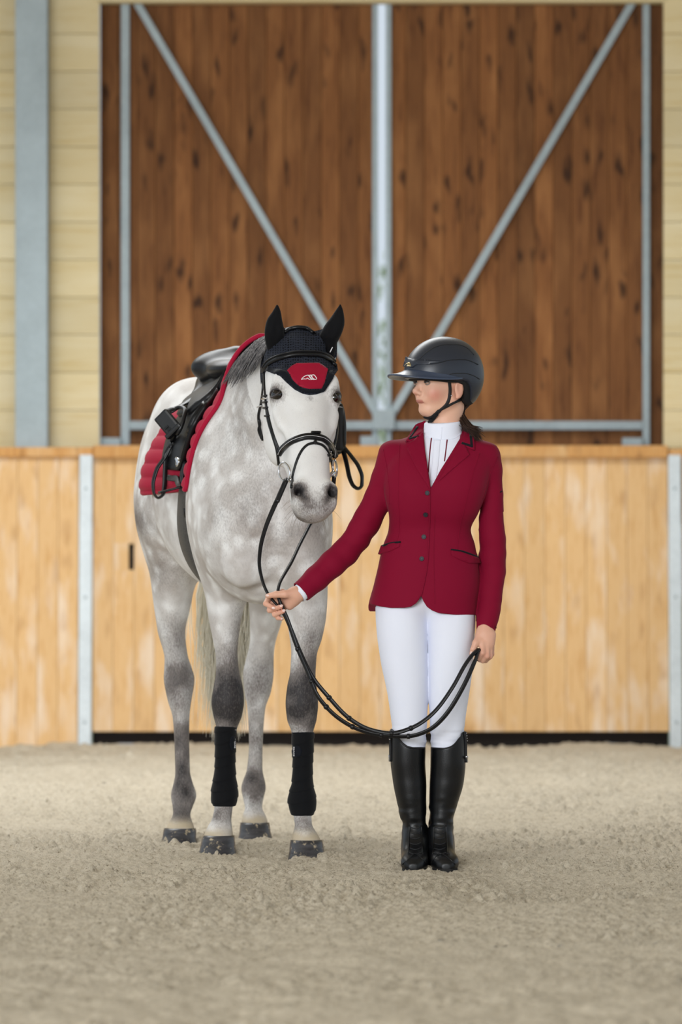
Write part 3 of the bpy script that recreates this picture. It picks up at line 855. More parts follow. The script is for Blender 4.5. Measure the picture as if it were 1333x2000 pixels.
# ---- hooves
M_hoof = Mat('dark_hoof_horn', rough=.38, spec=.5)
v = M_hoof.coord((1, 1, 6)); nh = M_hoof.noise(v, 12, 4, .6)
v2 = M_hoof.coord((1, 1, 1)); ns = M_hoof.ramp(M_hoof.noise(v2, 38, 4, .7), [(.56, (0, 0, 0)), (.66, (1, 1, 1))])
hc = M_hoof.ramp(nh, [(.3, rgb(40, 40, 44)), (.7, rgb(76, 76, 80))])
M_hoof.color(M_hoof.mix(ns, hc, rgb(186, 170, 142))); M_hoof.bump(nh, .25, .003)
def hoof(pyt, pyb, cx, wt, cb, wb, Yc):
    V = []; F = []; n = 28; ks = 9
    rows = []
    for k in range(ks + 1):
        f = k / ks
        py = pyt + (pyb - pyt) * f; c_ = cx + (cb - cx) * f; r = wt + (wb - wt) * f
        q = W(c_, py, Yc - .035 * f); R = S(r, Yc)
        if k == ks: q.z = min(q.z, -.005)
        rows.append((q, R))
    for k, (q, R) in enumerate(rows):
        f = k / ks
        for i in range(n):
            a = 2 * math.pi * i / n
            x = math.cos(a); y = math.sin(a)
            if y > 0: y *= .80        # flatter heel
            else: y *= 1.12
            zz = q.z - (.020 * (y if y > 0 else 0)) * (1 - f)          # coronet drops to the heel
            rr = R * (1 + .03 * math.sin(f * 9) * .3)
            V.append((q.x + x * rr, q.y + y * rr, zz))
    for k in range(ks):
        for i in range(n):
            j = (i + 1) % n
            F.append((k * n + i, (k + 1) * n + i, (k + 1) * n + j, k * n + j))
    F.append(tuple(range(n))); F.append(tuple(reversed(range(ks * n, ks * n + n))))
    return under(mesh_obj('hoof', V, F, M_hoof, horse, True), horse)
hoof(1631, 1672, 427, 31, 425, 37, .925); hoof(1640, 1680, 599, 31, 600, 37, .69)
hoof(1617, 1650, 352, 31, 349, 35, 1.645); hoof(1606, 1640, 498, 28, 499, 33, 1.94)

# ---- eyes
M_eye = Mat('horse_eye', rgb(18, 12, 10), .06, spec=.8)
M_lid = Mat('horse_eyelid', rgb(58, 52, 52), .5)
for sd in (-1, 1):
    c_ = Vector(HD(.318, sd * .0945, -.034))
    bm = bmesh.new(); bmesh.ops.create_uvsphere(bm, u_segments=24, v_segments=16, radius=.0225, matrix=Matrix.Translation(c_))
    under(bm_obj('eye', bm, M_eye, horse, True), horse)
    # upper and lower lid rims
    for (da, rr) in ((1, .0045), (-1, .0035)):
        ax1 = Vector(hd); out = Vector(hs * sd * .82 + hn * .57).normalized(); tan = out.cross(ax1).normalized()
        up = -ax1
        V = []; F = []; n = 12; m = 8
        for i in range(n + 1):
            a = math.pi * i / n
            p = c_ + tan * math.cos(a) * .0215 + up * da * math.sin(a) * .0125 + out * (.0125 + .006 * math.sin(a))
            for j in range(m):
                b_ = 2 * math.pi * j / m
                r2 = rr * (.35 + .65 * math.sin(a))
                V.append(p + out * math.cos(b_) * r2 + up * math.sin(b_) * r2)
        for i in range(n):
            for j in range(m):
                k = (j + 1) % m; F.append((i * m + j, i * m + k, (i + 1) * m + k, (i + 1) * m + j))
        under(mesh_obj('eyelid', V, F, M_lid, horse, True), horse)

# ---- hair: locks as tapered strips
M_mane = Mat('mane_hair', rough=.55, spec=.3)
v = M_mane.coord((1, 1, .12)); nn = M_mane.noise(v, 160, 3, .6)
M_mane.color(M_mane.ramp(nn, [(.3, rgb(44, 43, 46)), (.5, rgb(84, 81, 82)), (.78, rgb(150, 145, 142))]))
M_tail = Mat('tail_hair', rough=.5, spec=.3)
nn = M_tail.noise(M_tail.coord((1, 1, .06)), 190, 3, .6)
M_tail.color(M_tail.ramp(nn, [(.25, rgb(236, 230, 216)), (.5, rgb(250, 246, 234)), (.8, rgb(254, 252, 244))]))
tl_ = M_tail.node('ShaderNodeBsdfTranslucent'); tl_.inputs[0].default_value = rgb(254, 250, 238); tx_ = M_tail.node('ShaderNodeMixShader'); tx_.inputs[0].default_value = .45
M_tail.link(M_tail.b.outputs[0], tx_.inputs[1]); M_tail.link(tl_.outputs[0], tx_.inputs[2]); M_tail.link(tx_.outputs[0], M_tail.n['Material Output'].inputs[0])
def strands(name, paths, mat, parent, kind=None):
    """each path: list of (point, half width); three-sided strands in one hair part"""
    V = []; F = []
    for path in paths:
        b0 = len(V); n = len(path)
        ang = rnd.uniform(0, 6.28)
        for i, (p, r) in enumerate(path):
            p = Vector(p)
            tdir = (Vector(path[min(i + 1, n - 1)][0]) - Vector(path[max(i - 1, 0)][0])).normalized()
            x = tdir.cross(Vector((math.cos(ang), math.sin(ang), .31))).normalized(); y = tdir.cross(x)
            for k in range(3):
                a = 2 * math.pi * k / 3; V.append(p + (x * math.cos(a) + y * math.sin(a)) * r)
        for i in range(n - 1):
            for k in range(3):
                j = (k + 1) % 3
                F.append((b0 + i * 3 + k, b0 + i * 3 + j, b0 + i * 3 + 3 + j, b0 + i * 3 + 3 + k))
    o = mesh_obj(name, V, F, mat, parent, True)
    if kind: o['kind'] = kind
    return o
def bez(ps, n):
    ps = [Vector(p) for p in ps]
    T, tab = spline(np.linspace(0, 1, len(ps)), np.array([tuple(p) for p in ps]), n)
    return [Vector(r) for r in tab]
# tail hangs between the hind legs
paths = []
troot = Vector(HB(.03, 1.46))
for i in range(1500):
    u1, u2 = rnd.gauss(0, 1), rnd.gauss(0, 1)
    pe = W(440 + u1 * 19 + rnd.choice((-20, -6, 10, 20)), 1385 + rnd.uniform(-90, 70) - abs(u1) * 14, 2.30 + u2 * .04)
    if pe.z < .05: pe.z = .05
    pm = W(443 + u1 * 23, 1180, 2.36 + u2 * .05); pm2 = W(450 + u1 * 10, 1000, 2.36 + u2 * .04)
    pts = bez([troot + Vector((u1 * .012, u2 * .01, -abs(u2) * .01)), troot + Vector((u1 * .015, .07, -.05)), pm2, pm, pe], 12)
    paths.append([(p + Vector((math.sin(k * .9 + i) * .004, 0, 0)), .0034 * (1 - (k / 11) ** 3 * .9)) for k, p in enumerate(pts)])
under(strands('tail', paths, M_tail, horse, 'stuff'), horse)
# mane: falls on its right side (left in the picture), short by the poll
paths = []
for i in range(900):
    f = rnd.random()
    base = Vector(N0 + (PO - N0) * (.40 + .58 * f))
    up = Vector(nv); side = -Vector(nu)
    o_ = base + up * .6 + side * rnd.uniform(-.012, .03)
    hit = HORSE_BVH.ray_cast(o_, -up)
    if hit[0] is None: continue
    r0 = hit[0]
    L = (.07 + .11 * (1 - abs(f - .55))) * rnd.uniform(.6, 1.15)
    path = []
    q = r0 + up * .002
    pts = [q, q + up * .012 + side * .015]
    cur = pts[-1]
    for k in range(6):
        cur = cur + side * (L / 6) * .55 + Vector((0, 0, -1)) * (L / 6) * .95 + Vector((rnd.uniform(-1, 1), rnd.uniform(-1, 1), 0)) * .003
        loc, nrm, _, _ = HORSE_BVH.find_nearest(cur)
        if (cur - loc).dot(nrm) < .006: cur = loc + nrm * (.004 + rnd.random() * .008)
        pts.append(cur)
    for k, p in enumerate(pts):
        path.append((p, .0022 * (1 - (k / 8) ** 2 * .9)))
    paths.append(path)
under(strands('mane', paths, M_mane, horse, 'stuff'), horse)
# whiskers and chin hairs
M_wh = Mat('whisker', rgb(120, 105, 84), .6)
paths = []
for i in range(26):
    t_ = rnd.uniform(.86, 1.0); sd = rnd.choice((-1, 1)); 
    b0 = Vector(HD(t_, sd * rnd.uniform(.03, .06), rnd.uniform(-.09, -.05)))
    loc, nrm, _, _ = HORSE_BVH.find_nearest(b0)
    d0 = (nrm + Vector((sd * .2, 0, -.7))).normalized(); L = rnd.uniform(.02, .05)
    paths.append([(loc, .0005), (loc + d0 * L * .5, .0004), (loc + d0 * L + Vector((0, 0, -.006)), .0002)])
under(strands('whiskers', paths, M_wh, horse, 'stuff'), horse)
# ------------------------------------------------------------------ laying thin pieces on a surface
def ray_px(px, py, bvhs):
    """first surface point seen at a picture position -> (point, normal)"""
    d = (W(px, py, 0) - CAM).normalized()
    best = None
    for b in (bvhs if isinstance(bvhs, (list, tuple)) else [bvhs]):
        h = b.ray_cast(CAM, d)
        if h[0] is not None and (best is None or h[3] < best[2]):
            best = (h[0], h[1], h[3])
    if best is None: return None
    n = best[1]
    if n.dot(d) > 0: n = -n
    return best[0], n
def patch(name, poly, bvhs, th, mat, parent, step=5.0, lift=0.0, sm=2, smooth=True):
    """flat piece cut to an outline (picture positions), laid on a surface with real thickness"""
    pts = []
    n = len(poly)
    for i in range(n):
        a = Vector(poly[i]); b = Vector(poly[(i + 1) % n])
        k = max(1, int((b - a).length / step))
        for j in range(k): pts.append(a + (b - a) * (j / k))
    nb = len(pts); edges = [(i, (i + 1) % nb) for i in range(nb)]
    x0 = min(p.x for p in pts); x1 = max(p.x for p in pts); y0 = min(p.y for p in pts); y1 = max(p.y for p in pts)
    def inside(x, y):
        c = False
        for i in range(nb):
            a, b = pts[i], pts[(i + 1) % nb]
            if (a.y > y) != (b.y > y) and x < (b.x - a.x) * (y - a.y) / (b.y - a.y) + a.x: c = not c
        return c
    y = y0 + step * .5
    inner = []
    while y < y1:
        x = x0 + step * .5
        while x < x1:
            if inside(x, y) and min((p - Vector((x, y))).length for p in pts) > step * .45: inner.append(Vector((x, y)))
            x += step
        y += step
    vv, ee, ff, *_ = delaunay_2d_cdt(pts + inner, edges, [], 1, 1e-5)
    pos = []; nor = []
    for p in vv:
        h = ray_px(p.x, p.y, bvhs)
        pos.append(h[0] if h else None); nor.append(h[1] if h else None)
    ok = [i for i in range(len(vv)) if pos[i] is not None]
    for i in range(len(vv)):
        if pos[i] is None:
            j = min(ok, key=lambda q: (vv[q] - vv[i]).length)
            Y = pos[j].y; pos[i] = W(vv[i].x, vv[i].y, Y); nor[i] = nor[j]
    nbr = [set() for _ in vv]
    for f in ff:
        for a in range(3): nbr[f[a]].add(f[(a + 1) % 3]); nbr[f[(a + 1) % 3]].add(f[a])
    for _ in range(sm):
        nor = [(nor[i] * 1.0 + sum((nor[j] for j in nbr[i]), Vector())).normalized() for i in range(len(vv))]
        dep = [(p - CAM).length for p in pos]
        dep2 = [dep[i] * .5 + .5 * sum(dep[j] for j in nbr[i]) / max(1, len(nbr[i])) for i in range(len(vv))]
        pos = [CAM + (pos[i] - CAM).normalized() * dep2[i] for i in range(len(vv))]
    n = len(vv)
    V = [pos[i] + nor[i] * (lift + th) for i in range(n)] + [pos[i] + nor[i] * (lift - .004) for i in range(n)]
    F = []
    cnt = {}
    for f in ff:
        nrm = (V[f[1]] - V[f[0]]).cross(V[f[2]] - V[f[0]])
        f = tuple(f) if nrm.dot(nor[f[0]]) > 0 else tuple(reversed(f))
        F.append(f); F.append(tuple(i + n for i in reversed(f)))
        for a in range(3):
            e = (f[a], f[(a + 1) % 3]); cnt[e] = 1
    for (a, b) in cnt:
        if (b, a) not in cnt: F.append((b, a, a + n, b + n))
    return mesh_obj(name, V, F, mat, parent, smooth)
def ribbon(name, pts, nors, wid, th, mat, parent, closed=False, rounded=True):
    """strap swept along pts, lying against normals; wid may be a list"""
    n = len(pts); V = []; F = []
    prof = [(-.5, 0), (-.5, .55), (-.36, 1), (.36, 1), (.5, .55), (.5, 0)] if rounded else [(-.5, 0), (-.5, 1), (.5, 1), (.5, 0)]
    m = len(prof)
    for i in range(n):
        a = pts[(i - 1) % n] if (closed or i > 0) else pts[i]
        b = pts[(i + 1) % n] if (closed or i < n - 1) else pts[i]
        t = (Vector(b) - Vector(a)).normalized(); nn = Vector(nors[i]); nn = (nn - t * nn.dot(t))
        nn = nn.normalized() if nn.length > 1e-6 else Vector((0, -1, 0))
        s = t.cross(nn); ww = wid[i] if isinstance(wid, (list, tuple)) else wid
        for (u, v) in prof:
            V.append(Vector(pts[i]) + s * (u * ww) + nn * (v * (th + .0015) - .0015))
    for i in range(n if closed else n - 1):
        k = (i + 1) % n
        for j in range(m):
            l = (j + 1) % m
            F.append((i * m + j, i * m + l, k * m + l, k * m + j))
    if not closed:
        F.append(tuple(range(m - 1, -1, -1))); F.append(tuple((n - 1) * m + j for j in range(m)))
    o = mesh_obj(name, V, F, mat, parent, True)
    return o
def strap_px(name, poly, bvhs, wpx, th, mat, parent, Y=None, n=None, lift=0.0, smooth=3, closed=False):
    """strap laid on a surface along a picture path; wpx in picture pixels"""
    P2 = [Vector((p[0], p[1])) for p in poly]
    L = [0.0]
    for i in range(1, len(P2)): L.append(L[-1] + (P2[i] - P2[i - 1]).length)
    n = n or max(6, int(L[-1] / 4))
    T, tab = spline(L, np.array([tuple(p) for p in P2]), n)
    pts = []; nors = []
    for (x, y) in tab:
        h = ray_px(x, y, bvhs) if bvhs is not None else None
        if h is None:
            yy = Y if Y is not None else (pts[-1].y if pts else 0)
            pts.append(W(x, y, yy)); nors.append(Vector((0, -1, 0)))
        else:
            pts.append(h[0] + h[1] * lift); nors.append(h[1])
    for _ in range(smooth):
        nors = [(nors[max(i - 1, 0)] + nors[i] * 2 + nors[min(i + 1, n - 1)]).normalized() for i in range(n)]
        dep = [p.y for p in pts]
        dep = [min(dep[i], (dep[max(i - 1, 0)] + dep[i] * 2 + dep[min(i + 1, n - 1)]) / 4) for i in range(n)]
        pts = [W(tab[i][0], tab[i][1], dep[i]) for i in range(n)]
    return ribbon(name, pts, nors, S(wpx, pts[0].y), th, mat, parent, closed)
def tube(name, pts, r, mat, parent, seg=8, closed=False):
    n = len(pts); V = []; F = []
    x0 = None
    for i in range(n):
        a = Vector(pts[(i - 1) % n] if (closed or i > 0) else pts[i]); b = Vector(pts[(i + 1) % n] if (closed or i < n - 1) else pts[i])
        t = (b - a).normalized()
        if x0 is None: x0 = t.orthogonal().normalized()
        x0 = (x0 - t * x0.dot(t)).normalized(); y0 = t.cross(x0)
        rr = r[i] if isinstance(r, (list, tuple)) else r
        for j in range(seg):
            q = 2 * math.pi * j / seg; V.append(Vector(pts[i]) + (x0 * math.cos(q) + y0 * math.sin(q)) * rr)
    for i in range(n if closed else n - 1):
        k = (i + 1) % n
        for j in range(seg):
            l = (j + 1) % seg; F.append((i * seg + j, i * seg + l, k * seg + l, k * seg + j))
    if not closed:
        F.append(tuple(range(seg - 1, -1, -1))); F.append(tuple((n - 1) * seg + j for j in range(seg)))
    return mesh_obj(name, V, F, mat, parent, True)
def noisy(P, F, amp, fr, seed=1, fn=None):
    """push vertices along their normals by 3-D noise (cloth unevenness)"""
    nrm = np.zeros_like(P)
    a, b, c = P[F[:, 0]], P[F[:, 1]], P[F[:, 2]]
    fnrm = np.cross(b - a, c - a)
    for k in range(F.shape[1]):
        for q in range(3): nrm[:, q] += np.bincount(F[:, k], fnrm[:, q], len(P))
    nrm /= np.linalg.norm(nrm, axis=1)[:, None] + 1e-12
    h = (vnoise3(P * np.array(fr), seed) - .5) * 2 * amp
    if fn is not None: h = h * fn
    return P + nrm * h[:, None], nrm
# ------------------------------------------------------------------ rider
BY = .03                                              # depth of her body's middle
M_skin = Mat('skin', rough=.48, spec=.4)
at = M_skin.node('ShaderNodeAttribute', attribute_name='tone'); sp = M_skin.node('ShaderNodeSeparateColor'); M_skin.link(at.outputs['Color'], sp.inputs[0])
sk = M_skin.mix(sp.outputs[0], rgb(226, 178, 152), rgb(206, 124, 108)); sk = M_skin.mix(sp.outputs[1], sk, rgb(178, 88, 84)); sk = M_skin.mix(sp.outputs[2], sk, rgb(62, 42, 34))
M_skin.color(sk)
M_skin.b.inputs['Subsurface Weight'].default_value = .12; M_skin.b.inputs['Subsurface Radius'].default_value = (.012, .005, .003)
def cloth(name, col, rough=.85, sheen=.25, weave=900, b=.15):
    m = Mat(name, col, rough, spec=.2)
    m.b.inputs['Sheen Weight'].default_value = sheen
    m.b.inputs['Sheen Roughness'].default_value = .4
    m.bump(m.noise(m.coord((1, 1, 1)), weave, 2, .6), b, .001)
    return m
M_jacket = cloth('burgundy_jacket_cloth', rgb(126, 0, 40), .8, .04)
M_navy = cloth('black_trim', rgb(20, 20, 26), .8, .1)
M_white = cloth('white_breeches_cloth', rgb(234, 237, 250), .8, .1)
M_shirt = cloth('white_shirt_cloth', rgb(236, 239, 252), .8, .1)
M_boot = Mat('black_boot_leather', rough=.36, spec=.38)
nb_ = M_boot.noise(M_boot.coord((1, 1, 1)), 330, 3, .6); M_boot.color(M_boot.ramp(nb_, [(.3, rgb(7, 8, 10)), (.7, rgb(15, 16, 19))])); M_boot.bump(nb_, .22, .0015)
M_sole = Mat('boot_sole_rubber', rgb(20, 19, 19), .8)
M_helmet = Mat('matt_black_helmet_shell', rgb(38, 43, 54), .38, spec=.5)
M_visor = Mat('satin_visor', rgb(62, 72, 92), .32, spec=.5)
M_liner = Mat('black_padding', rgb(14, 14, 16), .9)
M_web = Mat('black_webbing', rgb(20, 20, 23), .7)
M_gold = Mat('pale_gold_metal', rgb(226, 208, 160), .3, .9)
M_silver = Mat('silver_metal', rgb(205, 205, 210), .25, .95)
M_hair = Mat('brown_hair', rough=.45, spec=.4)
nn = M_hair.noise(M_hair.coord((1, 1, .2)), 220, 3, .6)
M_hair.color(M_hair.ramp(nn, [(.3, rgb(34, 24, 20)), (.6, rgb(70, 50, 40)), (.85, rgb(110, 82, 62))]))
M_stripe = cloth('dark_red_piping', rgb(110, 16, 40), .7, .1)

rider = empty('person', (W(838, 0, BY).x, BY, 0))
tag(rider, 'person in burgundy show jacket, white breeches and black boots holding the reins', 'person')
def R_(o): o.location = Vector(o.location) - rider.location; return o

# ---- head frame
TH = math.radians(58)
rF = np.array([-math.sin(TH), -math.cos(TH), 0.0]); rL = np.array([math.cos(TH), -math.sin(TH), 0.0]); rU = np.array([0.06 * rF[0], 0.06 * rF[1], 1.0]); rU /= np.linalg.norm(rU)
C0 = np.array(W(867, 751, BY + .01))
def RH(f, l=0.0, u=0.0): return C0 + rF * f + rL * l + rU * u
RR = np.column_stack([rF, rL, rU])
hh = .0030
Bf = Field((W(505, 0, 0).x, -.22, .0), (W(1000, 0, 0).x, .25, 1.73), hh)
def bw(px, py, dy=0.0): return np.array(W(px, py, BY + dy))
def ps(p): return S(p, BY)
# trunk and limbs (under the clothes)
rows = [(850, 825, 905, .04), (870, 780, 945, .05), (905, 775, 945, .06), (960, 780, 930, .072), (1030, 775, 905, .068), (1100, 762, 912, .075), (1160, 755, 910, .075), (1190, 760, 905, .055)]
Bf.loft([bw((l + r) / 2, py) for py, l, r, h_ in rows], [ps(r - l) / 2 for _, l, r, _ in rows], [h_ for *_, h_ in rows], (0, 0, 1), (1, 0, 0), 0)
Bf.cone(bw(770, 897), bw(704, 1048, .01), ps(17), ps(14), .03); Bf.cone(bw(704, 1048, .01), bw(588, 1157, -.05), ps(14), ps(12), .02)
Bf.cone(bw(955, 902), bw(962, 1080, .01), ps(17), ps(17), .03); Bf.cone(bw(962, 1080, .01), bw(947, 1238, -.06), ps(17), ps(12.5), .02)
for rows_ in ([(1170, 752, 826, .065), (1240, 748, 828, .07), (1358, 764, 831, .062), (1425, 771, 830, .055), (1500, 772, 828, .052), (1600, 792, 828, .04), (1660, 794, 830, .04)],
              [(1170, 842, 915, .065), (1240, 842, 918, .07), (1358, 844, 909, .062), (1425, 846, 902, .055), (1500, 846, 904, .052), (1600, 843, 882, .04), (1660, 842, 880, .04)]):
    Bf.loft([bw((l + r) / 2, py, .012) for py, l, r, h_ in rows_], [ps(r - l) / 2 for _, l, r, _ in rows_], [h_ for *_, h_ in rows_], (0, 0, 1), (1, 0, 0), .02)
for cx in (812, 866):
    Bf.cone(bw(cx, 1680, .05), bw(cx, 1690, -.11), ps(17), ps(14), .02, sc=(1, 1, .8))
# neck
Bf.cone(RH(-.018, 0, -.07), bw(862, 862, .008), .048, .050, .03)
# skull and face
Bf.ell(RH(-.008, 0, .035), (.098, .075, .095), .02, rot=RR)
Bf.ell(RH(.040, 0, -.030), (.052, .051, .068), .03, rot=RR)
for sd in (-1, 1):
    Bf.cone(RH(.004, sd * .046, -.050), RH(.068, sd * .014, -.086), .019, .015, .022)
    Bf.ell(RH(.056, sd * .033, -.028), (.028, .022, .028), .02, rot=RR)
    Bf.cone(RH(.078, sd * .012, .020), RH(.066, sd * .046, .020), .011, .010, .012)
    Bf.ell(RH(.094, sd * .031, .005), (.014, .014, .0065), .007, 's', rot=RR)
    Bf.ell(RH(.098, sd * .0105, -.030), (.010, .0070, .0068), .006, rot=RR)
    # ears
    Bf.ell(RH(-.008, sd * .078, -.014), (.017, .008, .030), .006, rot=RR)
    Bf.ell(RH(-.004, sd * .088, -.010), (.010, .006, .018), .003, 's', rot=RR)
    Bf.cone(RH(-.004, sd * .078, -.038), RH(.000, sd * .077, -.043), .008, .006, .006)
Bf.cone(RH(.086, 0, .004), RH(.110, 0, -.021), .0080, .0085, .010)
Bf.ell(RH(.108, 0, -.0245), (.0098, .009, .0082), .006, rot=RR)
Bf.ell(RH(.086, 0, -.049), (.014, .027, .016), .012, rot=RR)
Bf.ell(RH(.0955, 0, -.0465), (.0062, .0175, .0040), .004, rot=RR)
Bf.ell(RH(.0935, 0, -.0545), (.0068, .0155, .0044), .004, rot=RR)
Bf.cone(RH(.1035, -.018, -.0502), RH(.1035, .018, -.0502), .0018, .0018, .002, 's')
Bf.ell(RH(.095, 0, -.0655), (.008, .02, .005), .008, 's', rot=RR)
Bf.ell(RH(.077, 0, -.082), (.017, .019, .014), .015, rot=RR)
# ---- hands (px, py, depth offset, radius px)
def chain(js, k0=.006, k=.004, sc=None):
    for i in range(len(js) - 1):
        a, b = js[i], js[i + 1]
        Bf.cone(W(a[0], a[1], a[2]), W(b[0], b[1], b[2]), S(a[3], 0), S(b[3], 0), k0 if i == 0 else k, sc=sc)
HANDR = {  # her right hand, fingers curled round the reins
 'index': [(552, 1156, .012, 6.4), (526, 1166, .004, 5.6), (519.5, 1179, -.020, 5.2), (534, 1187, -.038, 4.4)],
 'middle': [(551, 1166, .012, 6.4), (528, 1180, .004, 5.7), (527, 1192, -.022, 5.3), (549, 1185, -.044, 4.5)],
 'ring': [(553, 1177, .008, 6.0), (535, 1191, .002, 5.4), (537, 1200.5, -.022, 5.0), (554, 1194, -.042, 4.3)],
 'little': [(557, 1186, .004, 5.2), (545, 1198, .000, 4.7), (543, 1207, -.018, 4.3), (551, 1208.5, -.030, 3.8)]}
chain([(590, 1155, -.02, 13), (574, 1163, -.022, 15.5)], .02, .02)
for q in ((573, 1160, -.012, 12, 562, 1166), (574, 1170, -.014, 13, 562, 1178), (578, 1166, -.03, 12, 566, 1182)):
    Bf.cone(W(q[0], q[1], q[2]), W(q[4], q[5], q[2] + .012), S(q[3], 0), S(9.5, 0), .012)
for f in HANDR.values(): chain(f)
chain([(576, 1158, -.034, 10.5), (557, 1160.5, -.052, 7.6), (539, 1161, -.054, 6.4), (523, 1164, -.048, 4.9)], .012)
HANDL = {
 'index': [(943, 1256, -.052, 6.6), (943, 1275, -.064, 5.7), (937, 1285, -.046, 5.2), (931, 1284, -.026, 4.6)],
 'middle': [(951, 1258, -.046, 6.8), (951.5, 1281, -.056, 5.8), (944, 1290, -.038, 5.2), (937, 1289, -.016, 4.6)],
 'ring': [(957, 1260, -.034, 6.4), (957.5, 1282, -.042, 5.5), (949, 1290, -.024, 5.0), (942, 1288, -.006, 4.4)],
 'little': [(961, 1262, -.020, 5.6), (961, 1278, -.024, 4.9), (954, 1286, -.010, 4.4), (948, 1284, .006, 4.0)]}
chain([(946, 1234, -.028, 13), (950, 1252, -.034, 14)], .02, .02, sc=None)
for a, b in ((942, 946), (950, 952), (957, 957)): Bf.cone(W(a + 2, 1240, -.032), W(b, 1259, -.036), S(10, 0), S(8.5, 0), .014)
for f in HANDL.values(): chain(f)
chain([(938, 1243, -.040, 9), (930, 1256, -.058, 6.8), (925, 1268, -.062, 5.6), (921.5, 1277, -.058, 4.5)], .010)
BP, BF_ = Bf.mesh(); del Bf.v
BP, BF_ = largest(BP, BF_); BP = relax(BP, BF_, 1, .4)
BODY_BVH = bvh_of(BP, BF_)
body = R_(np_obj('body', BP, BF_, M_skin, rider))
# skin tones
f_ = (BP - C0) @ rF; l_ = (BP - C0) @ rL; u_ = (BP - C0) @ rU
hd_ = BP[:, 2] > W(0, 830, 0).z
red = np.zeros(len(BP)); lip = np.zeros(len(BP)); brw = np.zeros(len(BP))
for sd in (-1, 1): red += hd_ * .85 * np.exp(-(((f_ - .062) / .025) ** 2 + ((l_ - sd * .045) / .022) ** 2 + ((u_ + .030) / .022) ** 2))
red += hd_ * .5 * np.exp(-(((f_ - .110) / .012) ** 2 + (l_ / .012) ** 2 + ((u_ + .025) / .012) ** 2)) + hd_ * .35 * np.exp(-(((l_ - .08) / .02) ** 2 + ((f_ + .008) / .02) ** 2))
lip += hd_ * (f_ > .082) * (np.abs(l_) < .020) * sstep(.0085, .0060, np.abs(u_ + .0503) + .15 * np.abs(l_)) * .7
brw += hd_ * (f_ > .05) * sstep(.0045, .0025, np.abs(u_ - .0225 + .3 * np.maximum(np.abs(l_) - .035, 0))) * (np.abs(l_) > .014) * (np.abs(l_) < .05) * .85
for dct in (HANDR, HANDL):
    for j in dct.values():
        for q in (j[1], j[3]):
            p = np.array(W(q[0], q[1], q[2])); red += .38 * np.exp(-(np.linalg.norm(BP - p, axis=1) / .011) ** 2)
red += (~hd_) * (BP[:, 2] < 1.0) * .15
set_col(body, 'tone', np.clip(np.column_stack([red, lip, brw]), 0, 1))
# eyes with lids and lashes
M_ball = Mat('eye_white', rgb(150, 136, 128), .25); M_iris = Mat('brown_iris', rgb(44, 28, 20), .1, spec=.8)
for sd in (-1, 1):
    c_ = Vector(RH(.0795, sd * .031, .005))
    bm = bmesh.new(); bmesh.ops.create_uvsphere(bm, u_segments=20, v_segments=14, radius=.0112, matrix=Matrix.Translation(c_))
    e = R_(bm_obj('eye', bm, M_ball, rider, True))
    look = Vector(rF * .9 + rL * .22).normalized()
    bm = bmesh.new(); bmesh.ops.create_uvsphere(bm, u_segments=16, v_segments=10, radius=.0078, matrix=Matrix.Translation(c_ + look * .0046))
    o = bm_obj('iris', bm, M_iris, e, True); o.location = -e.location - rider.location; o.location = Vector((0, 0, 0)) - Vector(e.location) - Vector(rider.location)
    for up in (1, -1):
        pts = []
        for i in range(9):
            a = math.pi * i / 8
            pts.append(Vector(RH(.0898 - .004 * abs(math.cos(a)) ** 2, sd * .031 + math.cos(a) * .0125, .005 + up * math.sin(a) * (.0042 if up > 0 else .0040))))
        R_(tube('eyelid' if up < 0 else 'eyelashes', pts, .0012 if up < 0 else .0019, M_skin if up < 0 else M_iris, rider, 6))
# nails
M_nail = Mat('fingernail', rgb(240, 208, 198), .25)
def nail(px, py, Y, ang, L=3.6, wd=2.7):
    h = ray_px(px, py, BODY_BVH)
    if not h: return
    d = Vector((math.cos(ang), 0, -math.sin(ang))); n = h[1]; d = (d - n * d.dot(n)).normalized(); s = n.cross(d)
    M = Matrix(((d.x, s.x, n.x, h[0].x), (d.y, s.y, n.y, h[0].y), (d.z, s.z, n.z, h[0].z), (0, 0, 0, 1)))
    bm = bmesh.new(); bmesh.ops.create_uvsphere(bm, u_segments=14, v_segments=8, radius=1.0, matrix=M @ Matrix.Diagonal((S(L, 0), S(wd, 0), .0011, 1)))
    R_(bm_obj('fingernail', bm, M_nail, rider, True))
nail(522.5, 1163, 0, math.pi, 3.6, 2.4); nail(534.5, 1187.5, 0, 0.2); nail(550, 1183, 0, -.5); nail(555, 1192.5, 0, -.4); nail(551.5, 1208.5, 0, 0, 2.8, 2.2)
nail(921, 1275.5, 0, 1.9, 3.6, 2.6)

# ---- breeches
hq = .0035
Qf = Field((W(715, 0, 0).x, -.16, W(0, 1520, 0).z), (W(950, 0, 0).x, .21, W(0, 1120, 0).z), hq)
Lg = [[(1140, 752, 832, .070, .005), (1165, 742, 835, .088, .003), (1190, 734, 835.5, .102, 0), (1230, 736, 835, .100, 0), (1285, 743, 835.5, .090, 0), (1358, 757.5, 836, .076, .003), (1390, 762, 835, .071, .006), (1420, 766, 834, .067, .008), (1445, 768, 832.5, .062, .012), (1515, 770, 830, .060, .014)],
      [(1140, 836, 915, .070, .005), (1170, 834, 924, .088, .003), (1205, 834, 930, .102, 0), (1250, 836, 927.5, .098, 0), (1306, 837, 923.5, .088, 0), (1366, 838.5, 915.5, .076, .003), (1395, 840, 911, .071, .006), (1425, 841, 907.5, .067, .008), (1448, 842.5, 905, .062, .012), (1515, 844, 904, .060, .014)]]
